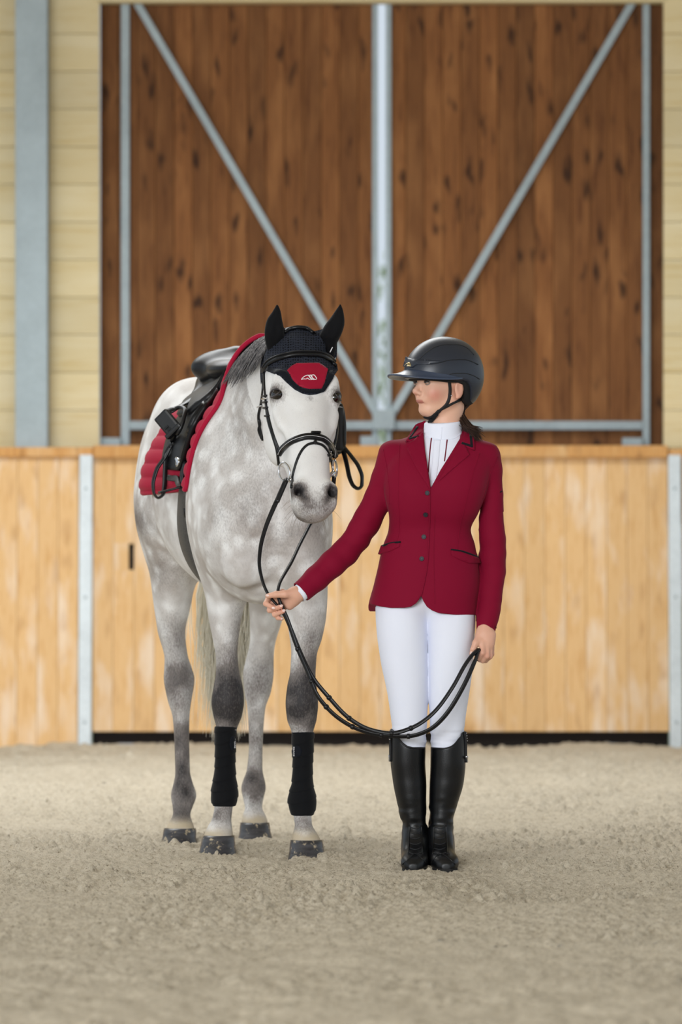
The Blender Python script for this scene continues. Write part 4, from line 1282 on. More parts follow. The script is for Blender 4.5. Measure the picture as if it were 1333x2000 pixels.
for rw in Lg:
    Qf.loft([bw((l + r) / 2, py, dy) for py, l, r, h_, dy in rw], [ps(r - l) / 2 for _, l, r, *_ in rw], [q[3] for q in rw], (0, 0, 1), (1, 0, 0), .010, e=2.2)
Qf.ell(bw(833, 1172, .012), (ps(88), .098, .055), .03)
P_, F_ = Qf.mesh(); P_ = relax(P_, F_, 1, .4)
kz = W(0, 1440, 0).z
wr = np.exp(-((P_[:, 2] - kz) / .035) ** 2)
P_, _n = noisy(P_, F_, .0016, (9, 9, 6), 4)
P_, _n = noisy(P_, F_, .0030, (14, 14, 95), 6, wr)
BREE_BVH = bvh_of(P_, F_)
breeches = R_(np_obj('breeches', P_, F_, M_white, rider))

# ---- boots
def build_boot(rw, cut, feet, sgn):
    f = Field((W(min(r[1] for r in rw) - 14, 0, 0).x, -.20, -.02), (W(max(r[2] for r in rw) + 14, 0, 0).x, .20, W(0, 1410, 0).z), .0032)
    f.loft([bw((l + r) / 2, py, dy) for py, l, r, h_, dy in rw], [ps(r - l) / 2 for _, l, r, *_ in rw], [q[3] for q in rw], (0, 0, 1), (1, 0, 0), 0, e=2.2)
    # foot, along depth: (Y, px centre, half width px, bottom z, top z)
    f.loft([(W(c, 0, y).x, y, (b + t) / 2) for y, c, w_, b, t in feet], [S(w_, 0) for _, _, w_, _, _ in feet], [(t - b) / 2 for *_, b, t in feet], (0, 1, 0), (1, 0, 0), .035, e=2.5)
    def rim(X, Y, Z):
        z_ = np.interp(np.asarray(X).ravel(), cut[0], cut[1]).reshape(np.asarray(X).shape).astype(np.float32)
        return (z_ - .25 * np.maximum(Y - BY, 0) * 0) - Z        # negative above the rim
    lo = f.lo; hi = f.lo + f.n * f.h
    f.apply(rim, lo, hi, 0, 's')
    P, F = f.mesh(); P = relax(P, F, 1, .4)
    z1 = W(0, 1605, 0).z
    wk = np.exp(-((P[:, 2] - z1) / .055) ** 2)
    P, _ = noisy(P, F, .0042, (26, 26, 60), 3 + sgn, wk)
    P, _ = noisy(P, F, .0018, (12, 12, 10), 9 + sgn)
    P[:, 2] = np.maximum(P[:, 2], .002)
    return P, F
fl_ = [(-.148, 808, 9, .004, .028), (-.135, 809, 19, .002, .046), (-.10, 810, 26.5, .0, .060), (-.05, 811.5, 26, .0, .074), (0, 812, 23.5, .0, .105), (.05, 812, 21.5, .0, .125), (.095, 812, 19, .0, .11), (.118, 812, 11, .012, .09)]
fr_ = [(-.145, 873, 9, .004, .028), (-.132, 871.5, 19, .002, .046), (-.098, 869.5, 27, .0, .060), (-.05, 866, 26, .0, .074), (0, 863, 23.5, .0, .105), (.05, 861.5, 21.5, .0, .125), (.095, 861, 19, .0, .11), (.118, 861, 11, .012, .09)]
bl_ = [(1400, 763, 833, .066, .008), (1440, 763, 832, .068, .008), (1486, 763.5, 831, .070, .012), (1526, 768, 833, .068, .016), (1571, 777.5, 832.5, .060, .016), (1600, 784, 832, .053, .014), (1622, 788, 833, .050, .012), (1645, 789, 835, .050, .010), (1685, 789, 835, .05, .01)]
br_ = [(1400, 841, 911, .066, .008), (1440, 841.5, 911, .068, .008), (1488, 841, 910.5, .070, .012), (1526, 839.5, 907, .068, .016), (1562, 838.5, 898, .060, .016), (1598, 838.5, 887.5, .053, .014), (1622, 838, 883.5, .050, .012), (1645, 837, 884, .050, .010), (1685, 837, 884, .05, .01)]
def zx(l): return ([W(a, 0, BY).x for a, b in l], [W(0, b, BY).z for a, b in l])
cutL = zx([(755, 1424), (766, 1424), (771, 1428), (778, 1438), (786, 1449), (795, 1455.5), (806, 1458.5), (840, 1458.5)])
cutR = zx([(835, 1458.5), (868, 1459), (880, 1456), (889, 1450), (896, 1441), (902, 1431), (907, 1427), (916, 1427)])
boots = []
for (rw, ct, ft, sg, lb) in ((bl_, cutL, fl_, 0, 'l'), (br_, cutR, fr_, 1, 'r')):
    P_, F_ = build_boot(rw, ct, ft, sg)
    bb = bvh_of(P_, F_)
    bo = R_(np_obj('boot', P_, F_, M_boot, rider))
    def B_(o): o.location = -Vector(bo.location) - Vector(rider.location) + Vector(o.location); return o
    # sole with heel block
    V = []; F = []; n = 32
    ys = [q[0] for q in ft]; cs = [W(q[1], 0, q[0]).x for q in ft]; ws = [S(q[2], 0) * .90 for q in ft]
    ring = []
    yy = np.linspace(-.150, .119, 14); T1, w1 = spline(ys, ws, 200); T2, c1 = spline(ys, cs, 200)
    for y in yy: ring.append((np.interp(y, T2, c1[:, 0]) - np.interp(y, T1, w1[:, 0]) - .001, y))
    for y in yy[::-1]: ring.append((np.interp(y, T2, c1[:, 0]) + np.interp(y, T1, w1[:, 0]) + .001, y))
    n = len(ring)
    V = [(x, y, .012) for x, y in ring] + [(x, y, -.02) for x, y in ring]
    F = [tuple(range(n)), tuple(range(2 * n - 1, n - 1, -1))] + [(i, i + n, (i + 1) % n + n, (i + 1) % n) for i in range(n)]
    B_(mesh_obj('sole', V, F, M_sole, bo))
    # laces, seams, rim piping
    cx = 812 if sg == 0 else 860
    for k, (py, hw) in enumerate(((1616, 9), (1626, 10), (1636, 10), (1647, 11), (1657, 11), (1666, 12))):
        B_(strap_px('lace', [(cx - hw, py), (cx, py + 2.5), (cx + hw, py - 1)], bb, 2.2, .0022, M_web, bo, n=8))
    for s2 in (-1, 1):
        B_(strap_px('lace_facing', [(cx + s2 * 12, 1612), (cx + s2 * 13, 1640), (cx + s2 * 14, 1668)], bb, 3.0, .0016, M_boot, bo))
    if sg == 0:
        B_(strap_px('toe_seam', [(786, 1688), (798, 1678), (811, 1667), (824, 1676), (834, 1686)], bb, 2.4, .0016, M_boot, bo))
        B_(strap_px('boot_rim', [(766, 1427), (771, 1431), (778, 1441), (786, 1452), (795, 1458.5), (806, 1461.5), (829, 1461.5)], bb, 3, .002, M_boot, bo))
        B_(strap_px('zip_guard', [(765.5, 1427), (764.5, 1450), (764.5, 1487)], bb, 6, .006, M_web, bo))
        B_(strap_px('zip_tab', [(764, 1474), (764.5, 1487)], bb, 3.4, .008, M_silver, bo, n=5))
        for q in range(4): B_(strap_px('stud', [(766 - q * .3, 1428 + q * 5), (766 - q * .3, 1430 + q * 5)], bb, 2, .008, M_silver, bo, n=3))
    else:
        B_(strap_px('toe_seam', [(842, 1685), (850, 1675), (861, 1667), (876, 1675), (890, 1688)], bb, 2.4, .0016, M_boot, bo))
        B_(strap_px('boot_rim', [(845, 1461.5), (868, 1462), (880, 1459), (889, 1453), (896, 1444), (902, 1434), (906, 1430)], bb, 3, .002, M_boot, bo))
        B_(strap_px('zip_guard', [(907.5, 1430), (909, 1452), (909.5, 1489)], bb, 6, .006, M_web, bo))
        B_(strap_px('zip_tab', [(910, 1477), (909.6, 1489)], bb, 3.4, .008, M_silver, bo, n=5))
        for q in range(4): B_(strap_px('stud', [(908 + q * .5, 1431 + q * 5), (908 + q * .5, 1433 + q * 5)], bb, 2, .008, M_silver, bo, n=3))

# ---- shirt
Sf = Field((W(780, 0, 0).x, -.14, W(0, 1010, 0).z), (W(950, 0, 0).x, .20, W(0, 812, 0).z), .003)
Jrows = [(846, 818, 908, .052, .012), (858, 786, 938, .068, .010), (872, 760, 966, .082, .008), (900, 755, 972, .098, .004), (935, 757, 958, .112, .0), (965, 760, 945, .120, -.003), (1000, 763, 931, .113, 0),
         (1032, 759.5, 920, .102, .003), (1067, 747.5, 930, .106, .004), (1103, 739, 936, .114, .002), (1140, 731, 938, .120, 0), (1180, 721, 934, .124, 0), (1215, 716, 932, .124, 0)]
ins = .010
sr = [r for r in Jrows if r[0] <= 1032]
Sf.loft([bw((l + r) / 2, py, dy) for py, l, r, h_, dy in sr], [ps(r - l) / 2 - ins for _, l, r, *_ in sr], [q[3] - ins for q in sr], (0, 0, 1), (1, 0, 0), 0, e=2.3)
Sf.cone(bw(866, 823.5, .012), bw(866, 870, .010), ps(36.5), ps(41), .010)
def topcut(X, Y, Z): return (W(0, 826, 0).z + (W(0, 822, 0).z - W(0, 826, 0).z) * (X - W(830, 0, 0).x) / .12 + .10 * (Y - BY)) - Z
Sf.apply(topcut, Sf.lo, Sf.lo + Sf.n * Sf.h, 0, 's')
P_, F_ = Sf.mesh(); P_ = relax(P_, F_, 1, .3)
SHIRT_BVH = bvh_of(P_, F_)
shirt = R_(np_obj('shirt', P_, F_, M_shirt, rider))
def SH(o): o.location = -Vector(shirt.location) - Vector(rider.location) + Vector(o.location); return o
def c4(x, y): return (720 + x / 4.597, 640 + y / 4.597)

# ---- jacket
Jf = Field((W(560, 0, 0).x, -.19, W(0, 1262, 0).z), (W(1000, 0, 0).x, .22, W(0, 828, 0).z), .0032)
Jf.loft([bw((l + r) / 2, py, dy) for py, l, r, h_, dy in Jrows], [ps(r - l) / 2 for _, l, r, *_ in Jrows], [q[3] for q in Jrows], (0, 0, 1), (1, 0, 0), 0, e=2.35)
for sd, cx in ((-1, 808), (1, 896)): Jf.ell(bw(cx - 4, 955, -.058), (.060, .046, .080), .08)
AR = [(768, 889, 0, 28.5), (754, 935, .002, 27.5), (739, 974, .01, 27.0), (719, 1014, .018, 27.5), (699, 1050, .02, 27.0), (676, 1078, .01, 26.0), (650, 1101, -.01, 25), (618, 1130, -.03, 23.5), (580, 1163, -.055, 21.5)]
for i in range(len(AR) - 1):
    a, b = AR[i], AR[i + 1]
    Jf.cone(bw(*a[:3]), bw(*b[:3]), ps(a[3]), ps(b[3]), .022 if i == 0 else .010)
AL = [(951, 893, 0, 26), (957, 920, 0, 24.5), (962, 965, .003, 21.5), (961, 1034, .01, 25), (962.5, 1083, .012, 26.3), (963, 1118, .004, 25.3), (958, 1170, -.02, 23.3), (953, 1205, -.035, 22), (946, 1245, -.05, 19.8)]
for i in range(len(AL) - 1):
    a, b = AL[i], AL[i + 1]
    Jf.cone(bw(*a[:3]), bw(*b[:3]), ps(a[3]), ps(b[3]), .022 if i < 1 else (.012 if i == 1 else .005))
# collar stand
Jf.cone(bw(866, 846, .030), bw(866, 866, .022), ps(40), ps(48), .03)
# hem with rounded fronts
hemx, hemz = zx([(700, 1178), (722, 1179), (740, 1184), (763, 1187.5), (790, 1187), (803, 1184.5), (813, 1178), (819, 1170), (822, 1164), (826, 1174), (833, 1185), (843, 1192), (856, 1197), (890, 1200.5), (932, 1201), (950, 1201)])
def hem(X, Y, Z):
    z_ = np.interp(np.asarray(X).ravel(), hemx, hemz).reshape(np.asarray(X).shape)
    zb = W(0, 1194, 0).z
    f = np.clip((Y - (BY - .02)) / .06, 0, 1)
    return -(z_ * (1 - f) + zb * f - Z)
lo = Jf.lo.copy(); hi = (Jf.lo + Jf.n * Jf.h)
def hemsub(X, Y, Z): return -hem(X, Y, Z) * -1.0
# material stays above the hem line: subtract what is below, trunk only (arms are cut on their own)
Jf.apply(lambda X, Y, Z: Z - np.interp(np.asarray(X).ravel(), hemx, hemz).reshape(np.asarray(X).shape).astype(np.float32) * np.clip(1 - (Y - (BY - .02)) / .06, 0, 1) - W(0, 1194, 0).z * np.clip((Y - (BY - .02)) / .06, 0, 1),
         (W(700, 0, 0).x, lo[1], lo[2]), (W(926, 0, 0).x, hi[1], W(0, 1150, 0).z), 0, 's')
Jf.apply(lambda X, Y, Z: np.maximum(Z - W(0, 1201, 0).z, X - W(931, 0, 0).x), (W(924, 0, 0).x, lo[1], lo[2]), (W(932, 0, 0).x, hi[1], W(0, 1190, 0).z), 0, 's')
# neck opening and V
VP = [c4(*q) for q in ((480, 780), (494, 880), (500, 1010), (520, 1210), (553, 1440), (640, 1275), (740, 1120), (830, 980), (852, 850), (860, 780))]
VX = [W(a, 0, BY).x for a, b in VP]; VZ = [W(0, b, BY - .1).z for a, b in VP]
def vcut(X, Y, Z):
    # left and right edges as functions of height
    iL = [0, 1, 2, 3, 4]; iR = [9, 8, 7, 6, 5, 4]
    zs = np.asarray(Z).ravel()
    xl = np.interp(-zs, [-VZ[i] for i in iL], [VX[i] for i in iL]).reshape(np.asarray(Z).shape); xr = np.interp(-zs, [-VZ[i] for i in iR], [VX[i] for i in iR]).reshape(np.asarray(Z).shape)
    d = np.maximum(xl - X, X - xr) * .85
    return np.maximum(np.maximum(d, Y - (BY + .0)), VZ[4] - Z)
Jf.apply(vcut, (W(815, 0, 0).x, lo[1], VZ[4] - .02), (W(915, 0, 0).x, BY + .01, hi[2]), 0, 's')
Jf.cone(bw(866, 800, .012), bw(866, 862, .010), ps(38), ps(41), .0, 's')
# cuffs: square ends, hollow
def plane_cut(c, n, lo_, hi_):
    n = np.array(n) / np.linalg.norm(n)
    Jf.apply(lambda X, Y, Z: -((X - c[0]) * n[0] + (Y - c[1]) * n[1] + (Z - c[2]) * n[2]), lo_, hi_, 0, 's')
cR = bw(588, 1157, -.05); nR = np.array(bw(580, 1163, -.055)) - np.array(bw(618, 1130, -.03))
plane_cut(cR, nR, np.minimum(bw(556, 1195, -.14), cR - .07), np.maximum(bw(606, 1135, .06), cR + .04))
cL = bw(946, 1241, -.05); nL = np.array(bw(944, 1245, -.05)) - np.array(bw(952, 1205, -.035)); nL = nL / np.linalg.norm(nL) + np.array([-.25, 0, 0])
plane_cut(cL, nL, cL - .06, cL + .06)
nRn = nR / np.linalg.norm(nR); nLn = nL / np.linalg.norm(nL)
Jf.cone(cR - nRn * .035, cR + nRn * .03, ps(17.5), ps(19), 0, 's'); Jf.cone(cL - nLn * .03, cL + nLn * .03, ps(15.5), ps(17), 0, 's')
P_, F_ = Jf.mesh(); P_, F_ = largest(P_, F_); P_ = relax(P_, F_, 1, .35)
# cloth: soft unevenness, creases at the elbows and waist
xa = P_[:, 0]; za = P_[:, 2]
P_, _n = noisy(P_, F_, .0022, (7, 7, 7), 11)
el = np.exp(-(((xa - W(705, 0, 0).x) / .07) ** 2 + ((za - W(0, 1040, 0).z) / .07) ** 2))
P_, _n = noisy(P_, F_, .0065, (18, 14, 34), 5, el)
el2 = np.exp(-(((xa - W(962, 0, 0).x) / .06) ** 2 + ((za - W(0, 1085, 0).z) / .12) ** 2)) + .6 * (xa > W(936, 0, 0).x) * (za < W(0, 1000, 0).z)
P_, _n = noisy(P_, F_, .0042, (12, 12, 30), 15, np.clip(el2, 0, 1))
up_ = np.exp(-(((xa - W(745, 0, 0).x) / .06) ** 2 + ((za - W(0, 930, 0).z) / .10) ** 2)) + np.exp(-(((xa - W(600, 0, 0).x) / .1) ** 2 + ((za - W(0, 1140, 0).z) / .06) ** 2)) * .5
P_, _n = noisy(P_, F_, .004, (24, 10, 12), 21, up_)
JP, JF = P_, F_
JACK_BVH = bvh_of(P_, F_)
jacket = R_(np_obj('jacket', P_, F_, M_jacket, rider))
def JK(o): o.location = -Vector(jacket.location) - Vector(rider.location) + Vector(o.location); return o
CL = []
def JKP(o):
    CL.append(BVHTree.FromPolygons([v.co.copy() for v in o.data.vertices], [list(p.vertices) for p in o.data.polygons])); return JK(o)
# lapels and collar
JKP(patch('lapel', [c4(*q) for q in ((494, 940), (404, 1020), (342, 1048), (350, 1092), (430, 1262), (546, 1447), (557, 1447), (532, 1290), (506, 1100))], JACK_BVH, .0035, M_jacket, jacket, 4.0, .001, 4))
JKP(patch('lapel', [c4(*q) for q in ((826, 985), (880, 1088), (908, 1145), (760, 1272), (600, 1412), (553, 1449), (560, 1400), (640, 1262), (740, 1105))], JACK_BVH, .0035, M_jacket, jacket, 4.0, .001, 4))
JKP(patch('collar', [c4(*q) for q in ((497, 838), (428, 890), (338, 1034), (402, 1021), (458, 982), (496, 955))], JACK_BVH, .005, M_jacket, jacket, 4.0, .002, 4))
JKP(patch('collar', [c4(*q) for q in ((848, 862), (900, 885), (945, 985), (952, 1108), (880, 1085), (816, 1035), (836, 930))], JACK_BVH, .005, M_jacket, jacket, 4.0, .002, 4))
def jband(pl, wd, nm='collar_trim', lift=.0, mat=None, th=.0016): return JK(strap_px(nm, [c4(*q) for q in pl], [JACK_BVH] + CL, wd, th, mat or M_navy, jacket, lift=lift, smooth=2))
jband([(442, 888), (372, 992)], 4.6); jband([(364, 998), (452, 972)], 5.4)
jband([(920, 965), (930, 1068)], 5.2); jband([(938, 1066), (838, 1034)], 5.4)
# front edge, buttons, pockets, seams
def jpx(pl, wd, nm, mat, th=.0016, lift=.0, sm=2): return JK(strap_px(nm, pl, [JACK_BVH] + CL, wd, th, mat, jacket, lift=lift, smooth=sm))
jpx([(840.5, 949), (840, 1000), (838.5, 1043), (836.5, 1091), (832, 1125), (823.5, 1163)], 2.2, 'front_edge', M_jacket, .0035)
M_btn = Mat('black_button', rgb(30, 30, 40), .5)
for (x, y) in ((835, 963), (831.6, 1005), (828.4, 1048.6), (824.3, 1091.6)):
    h = ray_px(x, y, JACK_BVH)
    q = Vector((0, 0, 1)).rotation_difference(h[1]).to_matrix().to_4x4()
    bm = bmesh.new()
    bmesh.ops.create_cone(bm, cap_ends=True, segments=22, radius1=S(4.7, 0), radius2=S(4.3, 0), depth=.004, matrix=Matrix.Translation(h[0] + h[1] * .003) @ q)
    bmesh.ops.create_cone(bm, cap_ends=True, segments=22, radius1=S(3.2, 0), radius2=S(2.6, 0), depth=.0016, matrix=Matrix.Translation(h[0] + h[1] * .0055) @ q)
    JK(bm_obj('button', bm, M_btn, jacket))
JKP(patch('pocket_flap', [(747, 1066), (783, 1058), (782.5, 1068), (762, 1078), (741, 1083)], JACK_BVH, .0035, M_jacket, jacket, 4.0, .001, 3))
jpx([(747.5, 1066), (765, 1060.5), (783, 1058.5)], 3.6, 'pocket_welt', M_navy, .002, .0)
JKP(patch('pocket_flap', [(881, 1075), (900, 1078), (934, 1090), (939, 1100), (915, 1100.5), (897, 1093), (882, 1085)], JACK_BVH, .0035, M_jacket, jacket, 4.0, .001, 3))
jpx([(881, 1073.5), (900, 1076), (918, 1081.5), (934, 1088)], 3.6, 'pocket_welt', M_navy, .002, .0)
for pl in ([(781, 868), (779, 920), (779, 980), (781, 1030), (776, 1058)], [(938, 885), (925, 925), (910, 985), (899, 1030), (894, 1074)], [(749, 878), (756, 915), (760, 950), (761, 985)], [(974, 892), (962, 915), (952, 945), (943, 975)],
           [(850, 1005), (848, 1080), (850, 1180)]):
    jpx(pl, 1.3, 'seam', M_jacket, .0012)
# arm badge (wing outline)
for pl in ([(977, 962), (979, 959.5), (981, 958.5)], [(978.5, 962.5), (980, 960), (982, 959.5)]): jpx(pl, 1.0, 'sleeve_emblem', M_navy, .001)
# shirt front: placket, piping
for pl in ([(566, 990), (553, 1110), (538, 1300)], [(708, 1005), (698, 1090), (684, 1200)]):
    SH(strap_px('piping_stripe', [c4(*q) for q in pl], SHIRT_BVH, 2.4, .0012, M_stripe, shirt))
SH(strap_px('placket', [c4(*q) for q in ((618, 1005), (605, 1180), (580, 1380))], SHIRT_BVH, 13, .0014, M_shirt, shirt))
SH(strap_px('collar_seam', [c4(*q) for q in ((496, 968), (580, 992), (660, 1003), (760, 998), (838, 945))], SHIRT_BVH, 1.6, .0014, M_shirt, shirt))
SH(strap_px('collar_tab', [c4(*q) for q in ((660, 895), (656, 950), (652, 1002))], SHIRT_BVH, 2.0, .0016, M_shirt, shirt))
# shirt cuff at her outstretched wrist
def ring_band(name, c, n, r0, r1, L, th, mat, parent):
    n = Vector(n).normalized(); x = n.orthogonal().normalized(); y = n.cross(x); V = []; F = []; m = 28
    for k, (t, r) in enumerate(((0, r0), (L, r1), (L, r1 - th), (0, r0 - th))):
        for i in range(m):
            a = 2 * math.pi * i / m; V.append(Vector(c) + n * t + (x * math.cos(a) + y * math.sin(a)) * r)
    for k in range(4):
        for i in range(m):
            j = (i + 1) % m; F.append((k * m + i, k * m + j, ((k + 1) % 4) * m + j, ((k + 1) % 4) * m + i))
    return mesh_obj(name, V, F, mat, parent, True)
SH(ring_band('cuff', cR - nRn * .03, nRn, ps(17), ps(17.5), .042, .0025, M_shirt, shirt))

# ---- helmet
helm = empty('helmet', tuple(C0), rider); helm.location = Vector(C0) - rider.location
def HE(o): o.parent = helm; o.location = Vector(o.location) - Vector(C0); return o
Kf = Field(np.array(C0) - [.17, .17, .10], np.array(C0) + [.17, .17, .17], .0030)
Kf.ell(RH(.004, 0, .042), (.130, .104, .112), 0, rot=RR)
Kf.ell(RH(-.038, 0, .010), (.090, .093, .100), .05, rot=RR)
def kcut(X, Y, Z):
    x, y, z = X - C0[0], Y - C0[1], Z - C0[2]
    f = x * rF[0] + y * rF[1] + z * rF[2]; u = x * rU[0] + y * rU[1] + z * rU[2]
    lim = np.interp(f.ravel(), [-.15, -.075, -.055, -.040, -.028, -.01, .03, .10, .16], [-.062, -.066, -.055, -.012, .004, .010, .013, .022, .030]).reshape(f.shape)
    return u - lim
Kf.apply(kcut, Kf.lo, Kf.lo + Kf.n * Kf.h, .006, 's')
P_, F_ = Kf.mesh(); P_, F_ = largest(P_, F_); P_ = relax(P_, F_, 2, .4)
HELM_BVH = bvh_of(P_, F_)
HE(np_obj('shell', P_, F_, M_helmet, helm))
# liner
Kf = Field(np.array(C0) - [.15, .15, .11], np.array(C0) + [.15, .15, .10], .0032)
Kf.ell(RH(.002, 0, .036), (.118, .094, .104), 0, rot=RR); Kf.ell(RH(-.040, 0, .004), (.082, .083, .098), .05, rot=RR)
def kcut2(X, Y, Z):
    x, y, z = X - C0[0], Y - C0[1], Z - C0[2]
    f = x * rF[0] + y * rF[1] + z * rF[2]; u = x * rU[0] + y * rU[1] + z * rU[2]
    lim = np.interp(f.ravel(), [-.15, -.075, -.05, -.034, -.02, .0, .03, .10, .16], [-.066, -.072, -.064, -.050, -.004, .004, .006, .018, .024]).reshape(f.shape)
    return u - lim
Kf.apply(kcut2, Kf.lo, Kf.lo + Kf.n * Kf.h, .006, 's')
Kf.cone(RH(.02, 0, -.12), RH(.02, 0, .01), .070, .064, .01, 's')
P_, F_ = Kf.mesh(); P_ = relax(P_, F_, 1, .4)
HE(np_obj('liner', P_, F_, M_liner, helm))
# wide visor
V = []; F = []; n = 48; m = 7
for i in range(n + 1):
    ph_ = math.radians(-112 + 224 * i / n)                      # 0 is straight ahead
    s_, c_ = math.sin(ph_), math.cos(ph_)
    side = abs(s_)
    fi, li = .004 + .122 * c_, .098 * s_
    wfall = max(0.0, math.cos(ph_ * .80)) ** .5
    fo, lo_ = .022 + .178 * c_ * (1 if c_ > 0 else .3), .118 * s_
    fo = fi + (fo - fi) * wfall; lo_ = li + (lo_ - li) * (0.25 + .75 * wfall)
    ui = .050 - .012 * side ** 2; uo = .031 - .020 * side ** 1.5
    uo = ui - .012 + (uo - ui + .012) * wfall
    for k in range(m):
        t_ = k / (m - 1)
        V.append(RH(fi + (fo - fi) * t_, li + (lo_ - li) * t_, ui + (uo - ui) * t_ - .004 * math.sin(t_ * math.pi)))
    for k in range(m):
        t_ = 1 - k / (m - 1)
        V.append(RH(fi + (fo - fi) * t_ * .995, li + (lo_ - li) * t_ * .995, ui + (uo - ui) * t_ - .0045 - .006 * (1 - t_) - .004 * math.sin(t_ * math.pi)))
q = 2 * m
for i in range(n):
    for k in range(q):
        l = (k + 1) % q; F.append((i * q + k, i * q + l, (i + 1) * q + l, (i + 1) * q + k))
F.append(tuple(range(q))); F.append(tuple(n * q + k for k in range(q - 1, -1, -1)))
o = mesh_obj('visor', V, F, M_visor, helm, True); HE(o)
bm = bmesh.new(); bm.from_mesh(o.data); bmesh.ops.recalc_face_normals(bm, faces=bm.faces); bm.to_mesh(o.data); bm.free()
# front band, panel lines, emblem
M_line = Mat('helmet_panel_line', rgb(10, 10, 12), .6)
for pl in ([(460, 282), (520, 225), (600, 175), (700, 152), (800, 152), (880, 178), (950, 245)], [(410, 345), (440, 330), (540, 330), (640, 315), (740, 290), (860, 287), (988, 330)], [(730, 420), (790, 410), (860, 410), (930, 425), (1000, 462)]):
    HE(strap_px('panel_line', [c4(*q) for q in pl], HELM_BVH, 1.5, .0012, M_line, helm))
HE(patch('front_band', [c4(*q) for q in ((342, 262), (400, 282), (520, 288), (680, 302), (600, 326), (500, 334), (440, 334), (405, 362), (318, 350))], HELM_BVH, .0030, M_helmet, helm, 4.0, .0, 2))
for pl in ([(332, 345), (345, 330), (356, 322), (364, 345)], [(350, 346), (388, 347)], [(362, 320), (370, 345)], [(370, 318), (379, 345)], [(378, 318), (388, 346)], [(360, 318), (380, 317)]):
    HE(strap_px('emblem', [c4(*q) for q in pl], HELM_BVH, 1.25, .0045, M_gold, helm, n=7, smooth=1))
# harness
def hs_(pl, wd, nm='chin_strap', lift=.001): return HE(strap_px(nm, [c4(*q) for q in pl], BODY_BVH, wd, .002, M_web, helm, lift=lift, smooth=5))
hs_([(726, 462), (730, 505), (735, 560), (725, 640), (702, 690), (650, 738), (600, 775), (548, 812)], 6.5)
hs_([(845, 640), (770, 675), (700, 712), (640, 742)], 5.5)
hs_([(498, 795), (540, 812), (600, 782), (640, 745)], 9.0, 'chin_pad', .002)
HE(strap_px('buckle', [c4(*q) for q in ((552, 852), (590, 800), (612, 772))], BODY_BVH, 9, .006, M_liner, helm, lift=.003))
# ear stud
h = ray_px(*c4(744, 610), BODY_BVH)
bm = bmesh.new(); bmesh.ops.create_uvsphere(bm, u_segments=10, v_segments=8, radius=.0026, matrix=Matrix.Translation(h[0] + h[1] * .002)); R_(bm_obj('ear_stud', bm, M_silver, rider, True))
# ---- hair: under the helmet and a low ponytail
paths = []
rt = Vector(RH(-.088, .005, -.062))
for i in range(700):
    u1, u2 = rnd.gauss(0, 1), rnd.gauss(0, 1)
    e1 = W(930 + u1 * 5.5 + abs(u2) * 3, 850 + rnd.uniform(-16, 14), BY - .035 + u2 * .010)
    m1 = W(910 + u1 * 4.5, 829, BY - .004 + u2 * .010)
    m2 = W(899 + u1 * 3, 806, BY + .035 + u2 * .008)
    pts = bez([rt + Vector((u1 * .005, u2 * .005, .005)), m2, m1, e1], 9)
    paths.append([(p, .0013 * (1 - (k / 8) ** 3 * .85)) for k, p in enumerate(pts)])
for i in range(420):       # drawn-back hair at nape and temple
    l0 = rnd.uniform(-.06, .075); f0 = -.03 - .05 * rnd.random()
    a = Vector(RH(-.02 - .02 * rnd.random(), math.copysign(.074, l0) if abs(l0) > .04 else l0 * 1.4, .02 - .055 * rnd.random()))
    a2, nr, _, _ = BODY_BVH.find_nearest(a); a = a2 + nr * .003
    b = (a + rt) / 2; b2, nr, _, _ = BODY_BVH.find_nearest(b); b = b2 + nr * .004
    paths.append([(p, .0013) for p in bez([a, b, rt + Vector((0, 0, rnd.uniform(-.01, .01)))], 6)])
R_(strands('ponytail', paths, M_hair, rider, 'stuff'))
# ------------------------------------------------------------------ tack
def leather(name, c0, c1, rough):
    m = Mat(name, rough=rough, spec=.35)
    n_ = m.noise(m.coord((1, 1, 1)), 260, 3, .6); m.color(m.ramp(n_, [(.3, c0), (.7, c1)])); m.bump(n_, .15, .001)
    return m
M_leather = leather('black_bridle_leather', rgb(12, 12, 14), rgb(22, 22, 25), .38)
M_saddle = leather('black_saddle_leather', rgb(10, 10, 12), rgb(20, 20, 23), .42)
M_girth = leather('grey_black_girth', rgb(62, 60, 58), rgb(84, 82, 79), .6)
M_steel = Mat('polished_steel', rgb(214, 214, 216), .18, 1.0)
M_pad = cloth('burgundy_quilted_cloth', rgb(168, 20, 54), .8, .05)
M_padin = cloth('black_pad_lining', rgb(18, 18, 22), .9, .1)
M_patch = cloth('burgundy_satin', rgb(156, 12, 46), .6, .2)
M_wrap = cloth('black_bandage', rgb(16, 17, 20), .9, .12, 500, .3)
M_whiteth = Mat('white_embroidery', rgb(240, 238, 240), .7)
M_bonnet = Mat('black_crochet', rough=.9, spec=.2)
cv = M_bonnet.coord((1, 1, 1)); cb = M_bonnet.node('ShaderNodeTexVoronoi', feature='DISTANCE_TO_EDGE'); cb.inputs['Scale'].default_value = 120; cb.inputs['Randomness'].default_value = .25
M_bonnet.link(cv, cb.inputs['Vector'])
M_bonnet.color(M_bonnet.ramp(cb.outputs['Distance'], [(.06, rgb(44, 48, 60)), (.24, rgb(8, 8, 10))])); M_bonnet.bump(cb.outputs['Distance'], -.8, .003)
M_earcloth = cloth('black_ear_cloth', rgb(12, 12, 15), .85, .08)
M_border = cloth('dark_navy_border', rgb(17, 20, 28), .85, .1)

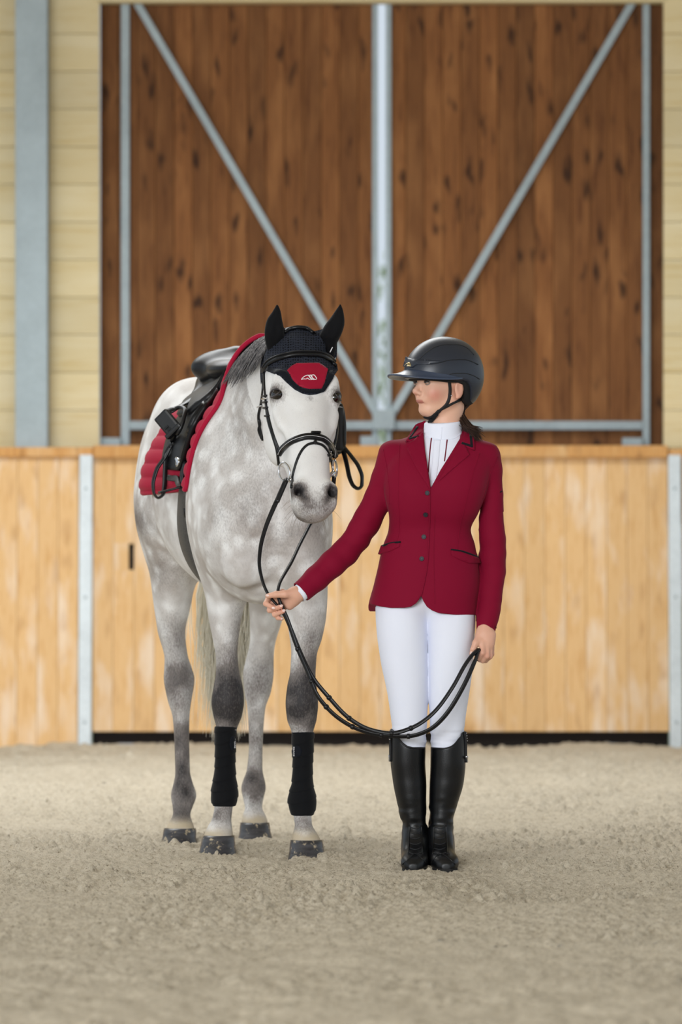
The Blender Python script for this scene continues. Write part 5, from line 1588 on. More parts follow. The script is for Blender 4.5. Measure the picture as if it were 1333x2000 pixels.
def bvh_obj(*obs):
    V = []; F = []
    for o in obs:
        b = len(V); V += [v.co.copy() for v in o.data.vertices]; F += [[i + b for i in p.vertices] for p in o.data.polygons]
    return BVHTree.FromPolygons(V, F)
def child_of(root):
    def f(o):
        o.location = Vector(o.location) - root.location
        return o
    return f
def sub_of(part, root):
    def f(o):
        o.parent = part; o.location = Vector((0, 0, 0)); return o       # part already carries the shift
    return f
def reflect(o, c, n, parent):
    """the same piece on the other side of the animal"""
    c = Vector(c); n = Vector(n).normalized()
    V = [v.co - n * (2 * (v.co - c).dot(n)) for v in o.data.vertices]
    F = [tuple(reversed(p.vertices)) for p in o.data.polygons]
    return mesh_obj(o.name.split('.')[0], V, F, o.data.materials[0], parent, True)

# ---- saddle pad: quilted, over the back
def back_pt(s, a, extra=0.0):
    """surface of the trunk at s, a degrees from the top towards its right side (left in the picture)"""
    c = Vector(HB(s, 1.26)); d = Vector((0, 0, 1)) * math.cos(math.radians(a)) - Vector(hl) * math.sin(math.radians(a))
    h = HORSE_BVH.ray_cast(c + d * .75, -d)
    p = h[0] if h[0] is not None else c + d * .3
    return p, d
pad = empty('saddle_pad', tuple(HB(1.0, 1.2))); tag(pad, 'burgundy quilted saddle pad with dark lining on the grey horse', 'saddle pad')
PD = child_of(pad)
AMAX = 97
AFAR = 74
NA, NS = 220, 46
def s_front(a): return 1.330 + .075 * (1 - abs(a) / AMAX) ** 1.4
def s_back(a): return .775 - .05 * (abs(a) / AMAX) ** 3 + .03 * (1 - abs(a) / AMAX)
grid = []
for i in range(NA + 1):
    a = AMAX - (AMAX + AFAR) * i / NA
    row = []
    for j in range(NS + 1):
        u = j / NS
        s = s_back(a) + (s_front(a) - s_back(a)) * u
        p, d = back_pt(s, a)
        row.append([p, d, a, u])
    grid.append(row)
# even out what lies beneath so the pad hangs smoothly
for _ in range(4):
    dist = [[(g[0] - Vector(HB(0, 0))).length for g in r] for r in grid]
    new = [[None] * (NS + 1) for _ in grid]
    for i in range(NA + 1):
        for j in range(NS + 1):
            nb = [grid[max(i - 1, 0)][j][0], grid[min(i + 1, NA)][j][0], grid[i][max(j - 1, 0)][0], grid[i][min(j + 1, NS)][0]]
            avg = sum(nb, Vector()) / 4; g = grid[i][j]
            new[i][j] = g[0] + g[1] * max(0, (avg - g[0]).dot(g[1])) * .8
    for i in range(NA + 1):
        for j in range(NS + 1): grid[i][j][0] = new[i][j]
V = []; F = []
for layer in (0, 1):
    for i in range(NA + 1):
        for j in range(NS + 1):
            p, d, a, u = grid[i][j]
            aa = abs(a)
            lift = .004
            lift += .042 * max(0, 1 - aa / 26) * sstep(.55, 1.0, np.float64(u))                 # arched clear of the withers
            lift += .026 * sstep(50, AMAX, np.float64(max(a, 0))) * sstep(.5, 0.0, np.float64(u))       # back corner stands off
            if layer == 0:
                zz = p.z
                edge = min(u, 1 - u) * NS / 3.0; edge = min(edge, ((AMAX if a > 0 else AFAR) - aa) / 3.5)
                puff = abs(math.sin(math.pi * zz / .0455)) ** .4
                lift += .006 + .013 * puff * min(1, max(edge, 0)) 
            V.append(p + d * lift)
n1_ = (NA + 1) * (NS + 1)
for i in range(NA):
    for j in range(NS):
        a = i * (NS + 1) + j
        F.append((a, a + NS + 1, a + NS + 2, a + 1)); 
Fin = [(f[3] + n1_, f[2] + n1_, f[1] + n1_, f[0] + n1_) for f in F]
def rimf(idx): return [(idx[k], idx[k + 1], idx[k + 1] + n1_, idx[k] + n1_) for k in range(len(idx) - 1)]
loop = [i * (NS + 1) for i in range(NA + 1)] + [NA * (NS + 1) + j for j in range(1, NS + 1)] + [i * (NS + 1) + NS for i in range(NA - 1, -1, -1)] + [j for j in range(NS - 1, -1, -1)]
padm = mesh_obj('quilted_panel', V, F + Fin + rimf(loop), M_pad, pad, True)
bmq = bmesh.new(); bmq.from_mesh(padm.data); bmesh.ops.recalc_face_normals(bmq, faces=bmq.faces); bmq.to_mesh(padm.data); bmq.free()
PAD_BVH = bvh_obj(padm)
PADV = [v.co.copy() for v in padm.data.vertices]
PD(padm)
# dark lining shows under the arched front
LV = [PADV[n1_ + k] + (grid[k // (NS + 1)][k % (NS + 1)][1] * -.0025) for k in range(n1_)]
LIN_BVH = BVHTree.FromPolygons(LV, F)
PD(mesh_obj('lining', LV, Fin and [(f[3], f[2], f[1], f[0]) for f in F], M_padin, pad, True))
PD(tube('binding', [(PADV[k] + PADV[k + n1_]) / 2 for k in loop[::2]], .0085, M_pad, pad, 8, True))
# inner stitch line of the binding, in front
# ---- saddle
def on_pad(P, bite=.004):
    P = P.copy(); fwd = Vector(hf); base = Vector(HB(0, 1.26))
    for i in range(len(P)):
        p = Vector(P[i]); c = base + fwd * ((p - base).dot(fwd)); c.z = 1.26
        r = p - c
        if r.length < 1e-4: r = Vector((0, 0, 1e-4))
        d = r.normalized()
        if d.z < .2: continue
        best = 0.0
        for b in (PAD_BVH, HORSE_BVH):
            h = b.ray_cast(c + d * .8, -d)
            if h[0] is not None: best = max(best, (h[0] - c).length)
        if r.length < best - bite: P[i] = c + d * (best - bite)
    return P
saddle = empty('saddle', tuple(HB(1.0, 1.55))); tag(saddle, 'black leather saddle with long flaps on the burgundy pad', 'saddle')
SD = child_of(saddle)
f = Field(np.array(HB(1.0, 1.62)) - [.30, .42, .17], np.array(HB(1.0, 1.62)) + [.30, .42, .20], .005)
rb = np.column_stack([hl, hf, [0, 0, 1]])
f.ell(HB(.84, 1.655), (.165, .085, .070), 0, rot=rb); f.ell(HB(.98, 1.645), (.130, .17, .045), .05, rot=rb); f.ell(HB(1.19, 1.665), (.060, .07, .050), .06, rot=rb)
f.cone(HB(.80, 1.70), HB(.80, 1.70), .02, .02, .05)
f.ell(HB(1.0, 1.725), (.075, .125, .035), .05, 's', rot=rb)
P_, F_ = f.mesh(); P_ = on_pad(relax(P_, F_, 2, .5)); seat = np_obj('seat', P_, F_, M_saddle, saddle); SEATB = bvh_of(P_, F_); SD(seat)
for sd in (-1, 1):
    f = Field(np.array(HB(.95, 1.55, sd * .13)) - [.22, .35, .16], np.array(HB(.95, 1.55, sd * .13)) + [.22, .35, .16], .006)
    f.cone(HB(.76, 1.595, sd * .085), HB(1.12, 1.575, sd * .075), .046, .036, 0)
    f.cone(HB(.76, 1.595, sd * .085), HB(.88, 1.555, sd * .15), .042, .022, .04)
    P_, F_ = f.mesh(); P_ = on_pad(relax(P_, F_, 1, .5)); SD(np_obj('panel', P_, F_, M_saddle, saddle))
# flaps: strips down the side in the trunk's own frame
def flap(name, outline, lift, th, mat, sd, rim=True):
    """outline in (s, angle); laid over the pad"""
    pts = []
    n = len(outline)
    for i in range(n):
        a = Vector((outline[i][0] * 100, outline[i][1])); b = Vector((outline[(i + 1) % n][0] * 100, outline[(i + 1) % n][1]))
        k = max(1, int((b - a).length / 2.2))
        for j in range(k): pts.append(a + (b - a) * (j / k))
    nb = len(pts); ed = [(i, (i + 1) % nb) for i in range(nb)]
    x0 = min(p.x for p in pts); x1 = max(p.x for p in pts); y0 = min(p.y for p in pts); y1 = max(p.y for p in pts)
    inn = []
    y = y0 + 1.5
    while y < y1:
        x = x0 + 1.2
        while x < x1:
            if min((p - Vector((x, y))).length for p in pts) > 1.1: inn.append(Vector((x, y)))
            x += 2.6
        y += 2.6
    vv, ee, ff, *_ = delaunay_2d_cdt(pts + inn, ed, [], 1, 1e-5)
    T = []; B = []
    for p in vv:
        s, a = p.x / 100, p.y
        c = Vector(HB(s, 1.26)); d = Vector((0, 0, 1)) * math.cos(math.radians(a)) - Vector(hl) * (math.sin(math.radians(a)))
        h = LIN_BVH.ray_cast(c + d * .8, -d)
        q = (h[0] if h[0] is not None else back_pt(s, a)[0]) + d * .012
        l = lift(s, a) if callable(lift) else lift
        if sd > 0:
            q = q - Vector(hl) * (2 * (q - c).dot(Vector(hl))); d = d - Vector(hl) * (2 * d.dot(Vector(hl)))
        T.append(q + d * (l + th)); B.append(q + d * l * .5)
    m = len(vv); Fq = []; cnt = {}
    for f3 in ff:
        nr = (T[f3[1]] - T[f3[0]]).cross(T[f3[2]] - T[f3[0]])
        if nr.dot(T[f3[0]] - Vector(HB(vv[f3[0]].x / 100, 1.26))) < 0: f3 = list(reversed(f3))
        f3 = tuple(f3); Fq.append(f3); Fq.append(tuple(i + m for i in reversed(f3)))
        for k in range(3): cnt[(f3[k], f3[(k + 1) % 3])] = 1
    for (a, b) in cnt:
        if (b, a) not in cnt: Fq.append((b, a, a + m, b + m))
    o = mesh_obj(name, T + B, Fq, mat, saddle, True)
    return o
FL = [(1.10, 18), (1.22, 22), (1.30, 34), (1.305, 48), (1.275, 62), (1.235, 74), (1.17, 82), (1.09, 82), (1.03, 74), (1.005, 60), (1.0, 44), (1.02, 28)]
KR = [(1.215, 31), (1.265, 35), (1.282, 44), (1.275, 52), (1.245, 55), (1.22, 50), (1.21, 40)]
SK = [(.92, 14), (1.12, 12), (1.14, 26), (1.10, 42), (1.02, 46), (.95, 36)]
for sd in (-1, 1):
    o = flap('flap', FL, .018, .009, M_saddle, sd); SD(o)
    if sd < 0: FLAP_BVH = bvh_obj(o)
    else: FLAP2_BVH = bvh_obj(o)
    SD(flap('knee_block', KR, .024, .014, M_saddle, sd))
    SD(flap('skirt', SK, .030, .010, M_saddle, sd))
# girth with billets, round the belly
girth = empty('girth', tuple(HB(1.17, .9))); tag(girth, 'dark girth strapped round the belly of the grey horse', 'girth')
GI = child_of(girth)
pts = []; nrm = []; gq = []; gc = []
for i in range(49):
    a = 82 + (262 - 82) * i / 48
    s = 1.205 - .095 * math.sin(math.radians(a - 82))
    w_, t_, b_ = (np.interp(s, [r[0] for r in TR], [r[k] for r in TR]) for k in (1, 2, 3))
    c = Vector(HB(s, (t_ + b_) / 2)); e_ = math.radians(a)
    q = 1.0 / ((abs(math.sin(e_)) / w_) ** 2.15 + (abs(math.cos(e_)) / ((t_ - b_) / 2)) ** 2.15) ** (1 / 2.15)
    d = Vector((0, 0, 1)) * math.cos(e_) - Vector(hl) * math.sin(e_)
    for ds in (-.05, 0, .05):          # lie outside the muscle it crosses
        cc = c + Vector(hf) * ds
        h = HORSE_BVH.ray_cast(cc + d * (q + .03), -d)
        if h[0] is not None: q = max(q, (h[0] - cc).length)
    gq.append(q); gc.append(c); nrm.append(d)
for _ in range(3): gq = [max(gq[i], (gq[max(i - 1, 0)] + gq[i] + gq[min(i + 1, 48)]) / 3) for i in range(49)]
pts = [gc[i] + nrm[i] * (gq[i] - .0015) for i in range(49)]
GI(ribbon('girth_strap', pts, nrm, .115, .014, M_girth, girth))
for k in (5,):
    GI(ribbon('girth_edge', [p + n_ * .004 for p, n_ in zip(pts[k - 1:k + 2], nrm[k - 1:k + 2])], nrm[k - 1:k + 2], .118, .008, M_saddle, girth))
for sd in (-1,):
    for ds in (-.022, .022):
        q = []; qn = []
        for a in range(70, 97, 3):
            c = Vector(HB(1.205 + ds, 1.24)); d = Vector((0, 0, 1)) * math.cos(math.radians(a)) + Vector(hl) * (sd * math.sin(math.radians(a)))
            h = LIN_BVH.ray_cast(c + d * .8, -d); q.append((h[0] if h[0] else c + d * .3) + d * .021); qn.append(d)
        GI(ribbon('billet', q, qn, .03, .006, M_saddle, girth))
# maker's plate and pad loop
o = None
def c5(x, y): return (285 + x / 8.693, 760 + y / 8.693)
for (nm, poly, mat, th) in (('maker_plate', [c5(*q) for q in ((525, 1170), (545, 1150), (585, 1180), (590, 1240), (565, 1300), (545, 1310), (530, 1270))], M_steel, .004),
                            ('girth_loop', [c5(*q) for q in ((425, 1440), (530, 1470), (600, 1500), (640, 1640), (600, 1650), (560, 1580), (425, 1570))], M_girth, .004)):
    o = patch(nm, poly, [PAD_BVH, FLAP_BVH] if nm == 'maker_plate' else [PAD_BVH], th, mat, pad, 3.0, .003 if nm == 'maker_plate' else .012, 3); PD(o)
# ---- stirrups
def stirrup_loop(root, RT, pl, wpx, mat, nrm=(0, -.9, .1)):
    pts = [W(*q) for q in pl]; L = np.linspace(0, 1, len(pts)); T, tab = spline(L, np.array([tuple(p) for p in pts]), 60)
    pts = [Vector(r) for r in tab]
    ns = []
    for i in range(60):
        t = (pts[min(i + 1, 59)] - pts[max(i - 1, 0)]).normalized(); ns.append(Vector(nrm))
    # strap faces outwards round the loop
    cen = sum(pts, Vector()) / 60
    ns = [((p - cen) * 2.2 + Vector((0, -.05, 0))).normalized() for p in pts]
    o = ribbon('stirrup_leather', pts, ns, .017, .004, mat, root); RT(o)
st = empty('stirrup', tuple(W(333, 830, 1.32))); tag(st, 'black stirrup run up beside the saddle flap with leather loop hanging below', 'stirrup')
ST = child_of(st)
def on_side(px, py, off):
    h = ray_px(px, py, [LIN_BVH, FLAP_BVH])
    k = 0
    while h is None and k < 60: k += 2; h = ray_px(px + k, py, [LIN_BVH, FLAP_BVH])
    return h[0].y - off
YS = on_side(337, 830, .105)
YL = min(on_side(x_, y_, .03) for x_, y_ in ((322, 893), (306, 918), (301, 940), (320, 950)))
stirrup_loop(st, ST, [(343, 845, YS), (334, 868, YL), (322, 893, YL), (306, 918, YL), (299.5, 945, YL), (301, 962, YL), (309, 972, YL), (318, 966, YL), (322, 945, YL), (323, 915, YL), (325, 888, YL), (331, 872, YL)], 8, M_leather)
ST(ribbon('stirrup_leather', bez([W(319, 808, YS + .03), W(338, 800, YS + .02), W(362, 788, on_side(362, 788, .03)), W(380, 778, on_side(380, 778, .0))], 14), [Vector((-.5, -.7, .5))] * 14, .026, .004, M_leather, st))
# iron: broad dark safety branch, tread, footplate
def arc_band(name, c, ex, ey, ez, rx, ry, a0, a1, wid, th, mat, root, RT, n=28):
    pts = []; ns = []
    for i in range(n):
        a = math.radians(a0 + (a1 - a0) * i / (n - 1)); d = Vector(ex) * (math.cos(a) * rx) + Vector(ey) * (math.sin(a) * ry)
        pts.append(Vector(c) + d); ns.append((Vector(ex) * math.cos(a) / rx + Vector(ey) * math.sin(a) / ry).normalized())
    RT(ribbon(name, pts, ns, wid, th, mat, root))
ex = (Vector((.52, -.25, -.80))).normalized(); ez = Vector((-.60, -.62, -.05)); ez = (ez - ex * ez.dot(ex)).normalized(); ey = ez.cross(ex)
cst = W(337, 832, YS - .005)
M_iron = Mat('black_stirrup_polymer', rgb(20, 20, 22), .4)
def slab(name, c, a, b, cdir, la, lb, lc, mat, root, RT, bev=.004):
    bm = bmesh.new(); box_bm(bm, -la, la, -lb, lb, -lc, lc, bev)
    M = Matrix(((a.x, b.x, cdir.x, c.x), (a.y, b.y, cdir.y, c.y), (a.z, b.z, cdir.z, c.z), (0, 0, 0, 1)))
    bmesh.ops.transform(bm, matrix=M, verts=bm.verts); RT(bm_obj(name, bm, mat, root))
a_ = Vector((.62, -.25, -.74)).normalized(); b_ = Vector((.72, -.30, .62)); b_ = (b_ - a_ * b_.dot(a_)).normalized(); c_ = a_.cross(b_)
slab('tread', W(328, 826, YS - .02), a_, b_, c_, S(24, YS), S(17, YS), .012, M_iron, st, ST, .008)
for k in range(3): slab('tread_grip', W(325 + k * 6, 835 + k * 3.5, YS - .034), a_, b_, c_, S(2.2, YS), S(4.5, YS), .003, M_saddle, st, ST, .001)
ST(tube('branch', bez([W(346, 848, YS - .03), W(352, 838, YS - .045), W(359, 818, YS - .035), W(362, 802, YS - .01), W(352, 795, YS + .02), W(338, 800, YS + .03), W(320, 808, YS + .02)], 24), .0075, M_iron, st, 10))
slab('branch_arm', W(340, 842, YS - .03), a_, b_, c_, S(5, YS), S(20, YS), .016, M_iron, st, ST, .006)
st2 = empty('stirrup', tuple(W(668, 850, 1.30))); tag(st2, 'black stirrup hanging past the bridled cheek with leather loop beside the rider', 'stirrup')
ST2 = child_of(st2)
ST2(tube('branch', bez([W(664, 788, 1.30), W(669, 805, 1.29), W(672, 835, 1.28), W(672, 862, 1.28), W(666, 880, 1.30), W(655, 886, 1.32)], 22), [.006] + [.009] * 20 + [.006], M_iron, st2, 10))
slab('tread', W(660, 838, 1.30), Vector((0, 0, 1)), Vector((1, 0, 0)), Vector((0, 1, 0)), S(44, 1.3), S(12, 1.3), .03, M_iron, st2, ST2, .012)
fp_, fn_, _i, _d = FLAP2_BVH.find_nearest(W(662, 790, 1.30))
ST2(ribbon('stirrup_leather', bez([fp_, fp_.lerp(W(664, 789, 1.30), .5), W(664, 789, 1.30), W(668, 806, 1.29)], 16), [Vector(hl) * .8 + Vector((0, -.5, .2))] * 16, .026, .004, M_leather, st2))
stirrup_loop(st2, ST2, [(668, 874, 1.3), (673, 888, 1.295), (678, 908, 1.29), (683, 932, 1.285), (691, 949, 1.28), (700, 954, 1.28), (707, 947, 1.28), (707.5, 932, 1.285), (701, 912, 1.29), (688, 893, 1.295), (671, 872, 1.3)], 7, M_leather)

# ---- ear bonnet
bon = empty('ear_bonnet', tuple(HD(.05, 0, .0))); tag(bon, 'black crochet ear bonnet with burgundy forehead patch on the grey horse', 'ear bonnet')
BN = child_of(bon)
def c1(x, y): return (460 + x / 4.443, 570 + y / 4.443)
def scallop(poly, amp, step):
    out = []
    for i in range(len(poly) - 1):
        a, b = Vector(poly[i]), Vector(poly[i + 1]); n = max(1, int((b - a).length / step)); t = (b - a).normalized(); nn = Vector((-t.y, t.x))
        for j in range(n):
            for f_, s_ in ((0, 0), (.5, 1)): out.append(a + (b - a) * ((j + f_) / n) + nn * amp * s_)
    out.append(Vector(poly[-1])); return out
low = [c1(*q) for q in ((280, 690), (390, 735), (440, 785), (515, 850), (580, 885), (640, 898), (700, 893), (770, 868), (805, 820), (840, 765), (868, 690))]
top = [c1(*q) for q in ((850, 620), (835, 560), (800, 500), (725, 400), (640, 345), (540, 322), (450, 350), (400, 420), (300, 480), (268, 560), (262, 640))]
crown = patch('crochet_hood', low + top, HORSE_BVH, .005, M_bonnet, bon, 5.0, .003, 1)
CROWN_BVH = bvh_obj(crown); BN(crown)
# hood continues over the poll and behind the ears
V = []; F = []
na, nt = 40, 12
for i in range(na + 1):
    an = math.radians(-122 + 244 * i / na)
    for j in range(nt + 1):
        t_ = -.085 + (.22 - .06 * abs(math.cos(an * .7))) * j / nt
        c = Vector(HD(t_, 0, -.10)); d = Vector(hn) * math.cos(an) + Vector(hs) * math.sin(an)
        h = HORSE_BVH.ray_cast(c + d * .30, -d)
        V.append((h[0] if h[0] else c + d * .09) + d * .0025)
for i in range(na):
    for j in range(nt):
        a = i * (nt + 1) + j; F.append((a, a + 1, a + nt + 2, a + nt + 1))
# keep the shell where it hugs the head
BN(mesh_obj('hood_back', V, F, M_bonnet, bon, True))
ob = scallop([(p[0], p[1]) for p in low], -2.0, 5.2)
inner = [c1(*q) for q in ((860, 640), (835, 690), (810, 700), (778, 800), (740, 858), (640, 864), (568, 848), (495, 785), (435, 700), (395, 690), (300, 655))]
BN(patch('border', list(ob) + [Vector(p) for p in inner], HORSE_BVH, .0065, M_border, bon, 4.0, .003, 1))
pt = patch('forehead_patch', [c1(*q) for q in ((445, 697), (480, 665), (530, 636), (620, 633), (712, 631), (755, 655), (800, 690), (785, 750), (770, 795), (740, 850), (640, 856), (570, 842), (500, 780))], HORSE_BVH, .0085, M_patch, bon, 5.0, .002, 3)
PT_BVH = bvh_obj(pt); BN(pt)
def c7(x, y): return (545 + x / 11.108, 690 + y / 11.108)
for pl in ([(488, 570), (520, 530), (560, 500), (600, 482), (640, 474), (660, 505), (700, 560)], [(488, 570), (540, 558), (600, 560), (615, 535), (650, 562), (685, 574)], [(640, 482), (690, 474), (745, 560)], [(690, 480), (755, 470), (825, 550)], [(655, 486), (700, 545), (740, 570)],
           [(690, 476), (735, 540), (800, 570), (825, 552)], [(695, 572), (745, 565)], [(745, 570), (805, 568)]):
    o = strap_px('emblem', [c7(*q) for q in pl], PT_BVH, 1.5, .0016, M_whiteth, pt, n=9, smooth=1); o.location = (0, 0, 0)
for side, rows in enumerate(([(594, 541.5, 1.5), (600, 541.8, 4.5), (608, 541, 8), (626, 537, 15), (645, 536.5, 19), (660, 537, 19.5), (680, 539.5, 18), (698, 542, 16)],
                             [(594, 665, 1.5), (600, 664.5, 4.5), (608, 663, 8), (618, 660.5, 12), (637.5, 653, 19.5), (652, 646.5, 21.5), (671, 640.5, 18), (688, 640, 15), (702, 638, 13)])):
    f = Field(W(500, 725, .60), W(690, 585, .30), .003) if False else Field((W(505, 0, .4).x, .28, W(0, 725, .4).z), (W(690, 0, .4).x, .62, W(0, 585, .4).z), .003)
    Yc = (.435, .455)[side]
    f.loft([W(cx, py, Yc + .04 * sstep(640, 700, np.float64(py))) for py, cx, r in rows], [S(r, Yc) for *_, r in rows], [S(max(r * .72, 1.2), Yc) for *_, r in rows], (0, 0, 1), (1, .25 if side == 0 else -.25, 0), 0)
    cx = 540 if side == 0 else 651
    f.ell(W(cx + (2 if side == 0 else -3), 648, Yc - .030), (.011, .014, .045), .012, 's')
    P_, F_ = f.mesh(); P_, F_ = largest(P_, F_); P_ = relax(P_, F_, 2, .4); P_, _q = noisy(P_, F_, .0016, (30, 30, 14), 31 + side)
    BN(np_obj('ear_sleeve', P_, F_, M_earcloth, bon))
# little white label on one ear
BN(ribbon('label_tag', [W(645, 688, .405), W(650, 678, .405)], [Vector((0, -1, 0))] * 2, .003, .001, M_whiteth, bon))

# ---- bridle
br = empty('bridle', tuple(HD(.3, 0, 0))); tag(br, 'black leather bridle with padded noseband on the grey horse', 'bridle')
BR = child_of(br)
HEADS = [HORSE_BVH, CROWN_BVH, PT_BVH]
def bs(nm, pl, wpx, th=.004, mat=None, lift=.0, Y=None, bv=None, n=None, sm=3):
    o = strap_px(nm, pl, bv or HEADS, wpx, th, mat or M_leather, br, Y=Y, lift=lift, n=n, smooth=sm); BR(o); return o
cH = HD(0, 0, 0)
def both(o): 
    r = reflect(o, cH, hs, br); return BR(r)
bs('browband', [c1(*q) for q in ((245, 690), (300, 622), (400, 577), (550, 547), (700, 550), (800, 582), (858, 640))], 9.5, .010)
bs('browband_piping', [c1(*q) for q in ((250, 678), (300, 610), (400, 563), (550, 533), (700, 536), (800, 567), (852, 622))], 2.2, .0135)
bs('headpiece', [c1(*q) for q in ((430, 362), (470, 330), (540, 312), (600, 318), (680, 358))], 7.0, .010)
# cheekpieces follow the side of the face
ck = bs('cheekpiece', [c1(*q) for q in ((252, 690), (256, 800), (265, 930), (285, 1100), (325, 1240), (365, 1380), (380, 1500))], 6.2, .005, lift=.001)
both(ck)
ck2 = bs('noseband_strap', [c1(*q) for q in ((268, 960), (300, 1120), (345, 1280), (385, 1385))], 5, .004, lift=.001)
both(ck2)
for (x, y) in ((262, 905), (264, 960), (270, 1010), (283, 1080)):
    b_ = bs('keeper', [c1(x - 14, y), c1(x + 16, y - 4)], 4.0, .009, n=5, sm=1)
bk = bs('buckle', [c1(250, 932), c1(285, 926)], 3.4, .011, M_steel, n=5, sm=1)
bs('throatlash', [c1(*q) for q in ((248, 720), (240, 860), (222, 985), (203, 1080), (212, 1170), (240, 1290))], 4.5, .005, lift=.006, sm=5)
bs('throatlash', [c1(*q) for q in ((206, 1100), (218, 1150), (205, 1190), (232, 1275))], 3.5, .006, lift=.006, sm=5)
bs('buckle', [c1(212, 995), c1(236, 985)], 3.0, .012, M_steel, n=5, sm=1)
# noseband: padded band, all the way round
nb_px = [c1(*q) for q in ((385, 1402), (430, 1345), (520, 1285), (640, 1255), (740, 1268), (820, 1332), (862, 1425))]
nbd = bs('noseband', nb_px, 10.5, .012)
bs('noseband_padding', [(x, y + 3.5) for x, y in nb_px], 7.0, .010)
bs('noseband_stitching', [(x, y + 2.2) for x, y in nb_px], .7, .0128, M_whiteth)
bs('noseband_loop', [c1(655, 1232), c1(730, 1232)], 4.5, .014, n=6, sm=1)
# its back part under the jaw
p0 = ray_px(*nb_px[0], HORSE_BVH); p1 = ray_px(*nb_px[-1], HORSE_BVH)
if p0 and p1:
    a, b = p0[0], p1[0]
    pts = bez([a, a + Vector(-hs * .012 - hn * .05), (a + b) / 2 - Vector(hn) * .155, b + Vector(hs * .012 - hn * .05), b], 30); mid = (a + b) / 2 - Vector(hn) * .06
    BR(ribbon('noseband_back', pts, [(p - mid).normalized() for p in pts], .02, .006, M_leather, br))
# flash strap
bs('flash_strap', [c1(*q) for q in ((690, 1312), (640, 1322), (590, 1362), (545, 1445), (510, 1560), (494, 1640), (490, 1705))], 5.0, .005)
bs('flash_strap', [c1(*q) for q in ((690, 1312), (750, 1330), (800, 1385), (835, 1470), (850, 1560), (858, 1630))], 5.0, .005)
bs('flash_loop', [c1(690, 1298), c1(690, 1325)], 6.0, .012, n=5, sm=1)
bs('buckle', [c1(812, 1380), c1(808, 1415)], 2.2, .010, M_steel, n=5, sm=1)
bs('keeper', [c1(800, 1420), c1(836, 1405)], 5, .009, n=5, sm=1)
# bits
def bit_ring(cx, cy, rx, ry, Y, yaw, nm='bit_ring'):
    c = W(cx, cy, Y); pts = []
    for i in range(36):
        a = 2 * math.pi * i / 36
        pts.append(c + Vector((math.cos(a) * S(rx, Y), math.cos(a) * yaw, math.sin(a) * S(ry, Y) - math.cos(a) * .006)))
    BR(tube(nm, pts, .0036, M_steel, br, 8, True))
bit_ring(556, 922, 11, 18, .155, -.02)
bit_ring(654.5, 915, 4, 16, .22, -.035)
BR(tube('mouthpiece', bez([W(566, 938, .145), W(575, 937, .16), W(610, 940, .18), W(640, 932, .20), W(653, 922, .22)], 12), .007, M_steel, br, 10))

# ---- reins
rn = empty('reins', tuple(W(612, 1200, -.02))); tag(rn, 'long black leather reins with rein stops running from the bit to the rider', 'reins')
RN = child_of(rn)
def rein(nm, pl, wd, nrm=(0, -1, .15), n=70, th=.004):
    pts = [W(*q) for q in pl]; L = [0.0]
    for i in range(1, len(pts)): L.append(L[-1] + (pts[i] - pts[i - 1]).length)
    T, tab = spline(L, np.array([tuple(p) for p in pts]), n)
    q = [Vector(r) for r in tab]
    for _ in range(3):
        for i, v_ in enumerate(q):
            if i < 4: continue
            loc, nn_, _i, dist = HORSE_BVH.find_nearest(v_)
            if loc is not None and (v_ - loc).dot(nn_) < .007: q[i] = loc + nn_ * .007
        q = [q[0]] + [(q[i - 1] + q[i] * 2 + q[i + 1]) / 4 for i in range(1, n - 1)] + [q[-1]]
    nl = [Vector(nrm[0]).lerp(Vector(nrm[1]), i / (n - 1)) for i in range(n)] if isinstance(nrm[0], tuple) else [Vector(nrm)] * n
    wl = [wd[0] + (wd[1] - wd[0]) * i / (n - 1) for i in range(n)] if isinstance(wd, tuple) else wd
    RN(ribbon(nm, q, nl, wl, th, M_leather, rn))
    return q
rein('rein_strap', [(558, 936, .156), (558.5, 941, .144), (556, 946, .132), (544, 972, .12), (532.5, 997, .105), (518, 1034, .085), (509, 1070, .06), (506.5, 1099, .04), (511, 1128, .02), (522, 1158, .003), (534, 1174, -.004), (545, 1186, -.012), (552, 1196, -.02)], (.0165, .009), ((-.45, -.8, .2), (.9, -.45, 0)))
RN(ribbon('rein_billet', bez([W(559, 939, .128), W(553, 953, .122), W(546, 969, .114), W(541, 981, .107)], 12), [Vector((-.45, -.8, .2))] * 12, .0175, .006, M_leather, rn))
rein('rein_strap', [(653, 931, .225), (650, 960, .245), (638, 990, .25), (622, 1008, .232), (607, 1024, .195), (597, 1043, .155), (586, 1064, .115), (570, 1098, .06), (556, 1122, .03), (546, 1142, .0), (543, 1158, -.022), (547, 1176, -.03), (553, 1190, -.034)], (.0165, .011), ((-.6, -.75, 0), (-.7, -.7, 0)))
lowp = [(547, 1176, -.028), (553, 1190, -.036), (561, 1208, -.044), (581, 1265, -.055), (604, 1318, -.08), (617.7, 1354, -.095), (638, 1381, -.10), (662, 1403, -.105), (699, 1424, -.11), (743, 1435.5, -.115), (796, 1438.5, -.118), (836.5, 1427, -.12), (869, 1399, -.118), (905, 1342, -.11), (927, 1294, -.09), (934, 1276, -.075), (936, 1268, -.066)]
upp = [(545, 1182, -.02), (556, 1200, -.032), (566, 1222, -.04), (588, 1276, -.055), (612, 1324, -.082), (642, 1361, -.098), (682.5, 1403, -.108), (723, 1425, -.113), (763.6, 1432.5, -.118), (804, 1422, -.12), (844.6, 1395, -.12), (885, 1342, -.115), (909.4, 1298, -.10), (925, 1277, -.085), (933, 1270, -.075), (936, 1268, -.068)]
ql = rein('rein_strap', lowp, .0145, ((-.6, -.8, 0), (-.1, -.5, -.8)), 110); qu = rein('rein_strap', upp, .0135, ((-.6, -.8, 0), (-.5, -.7, .35)), 110)
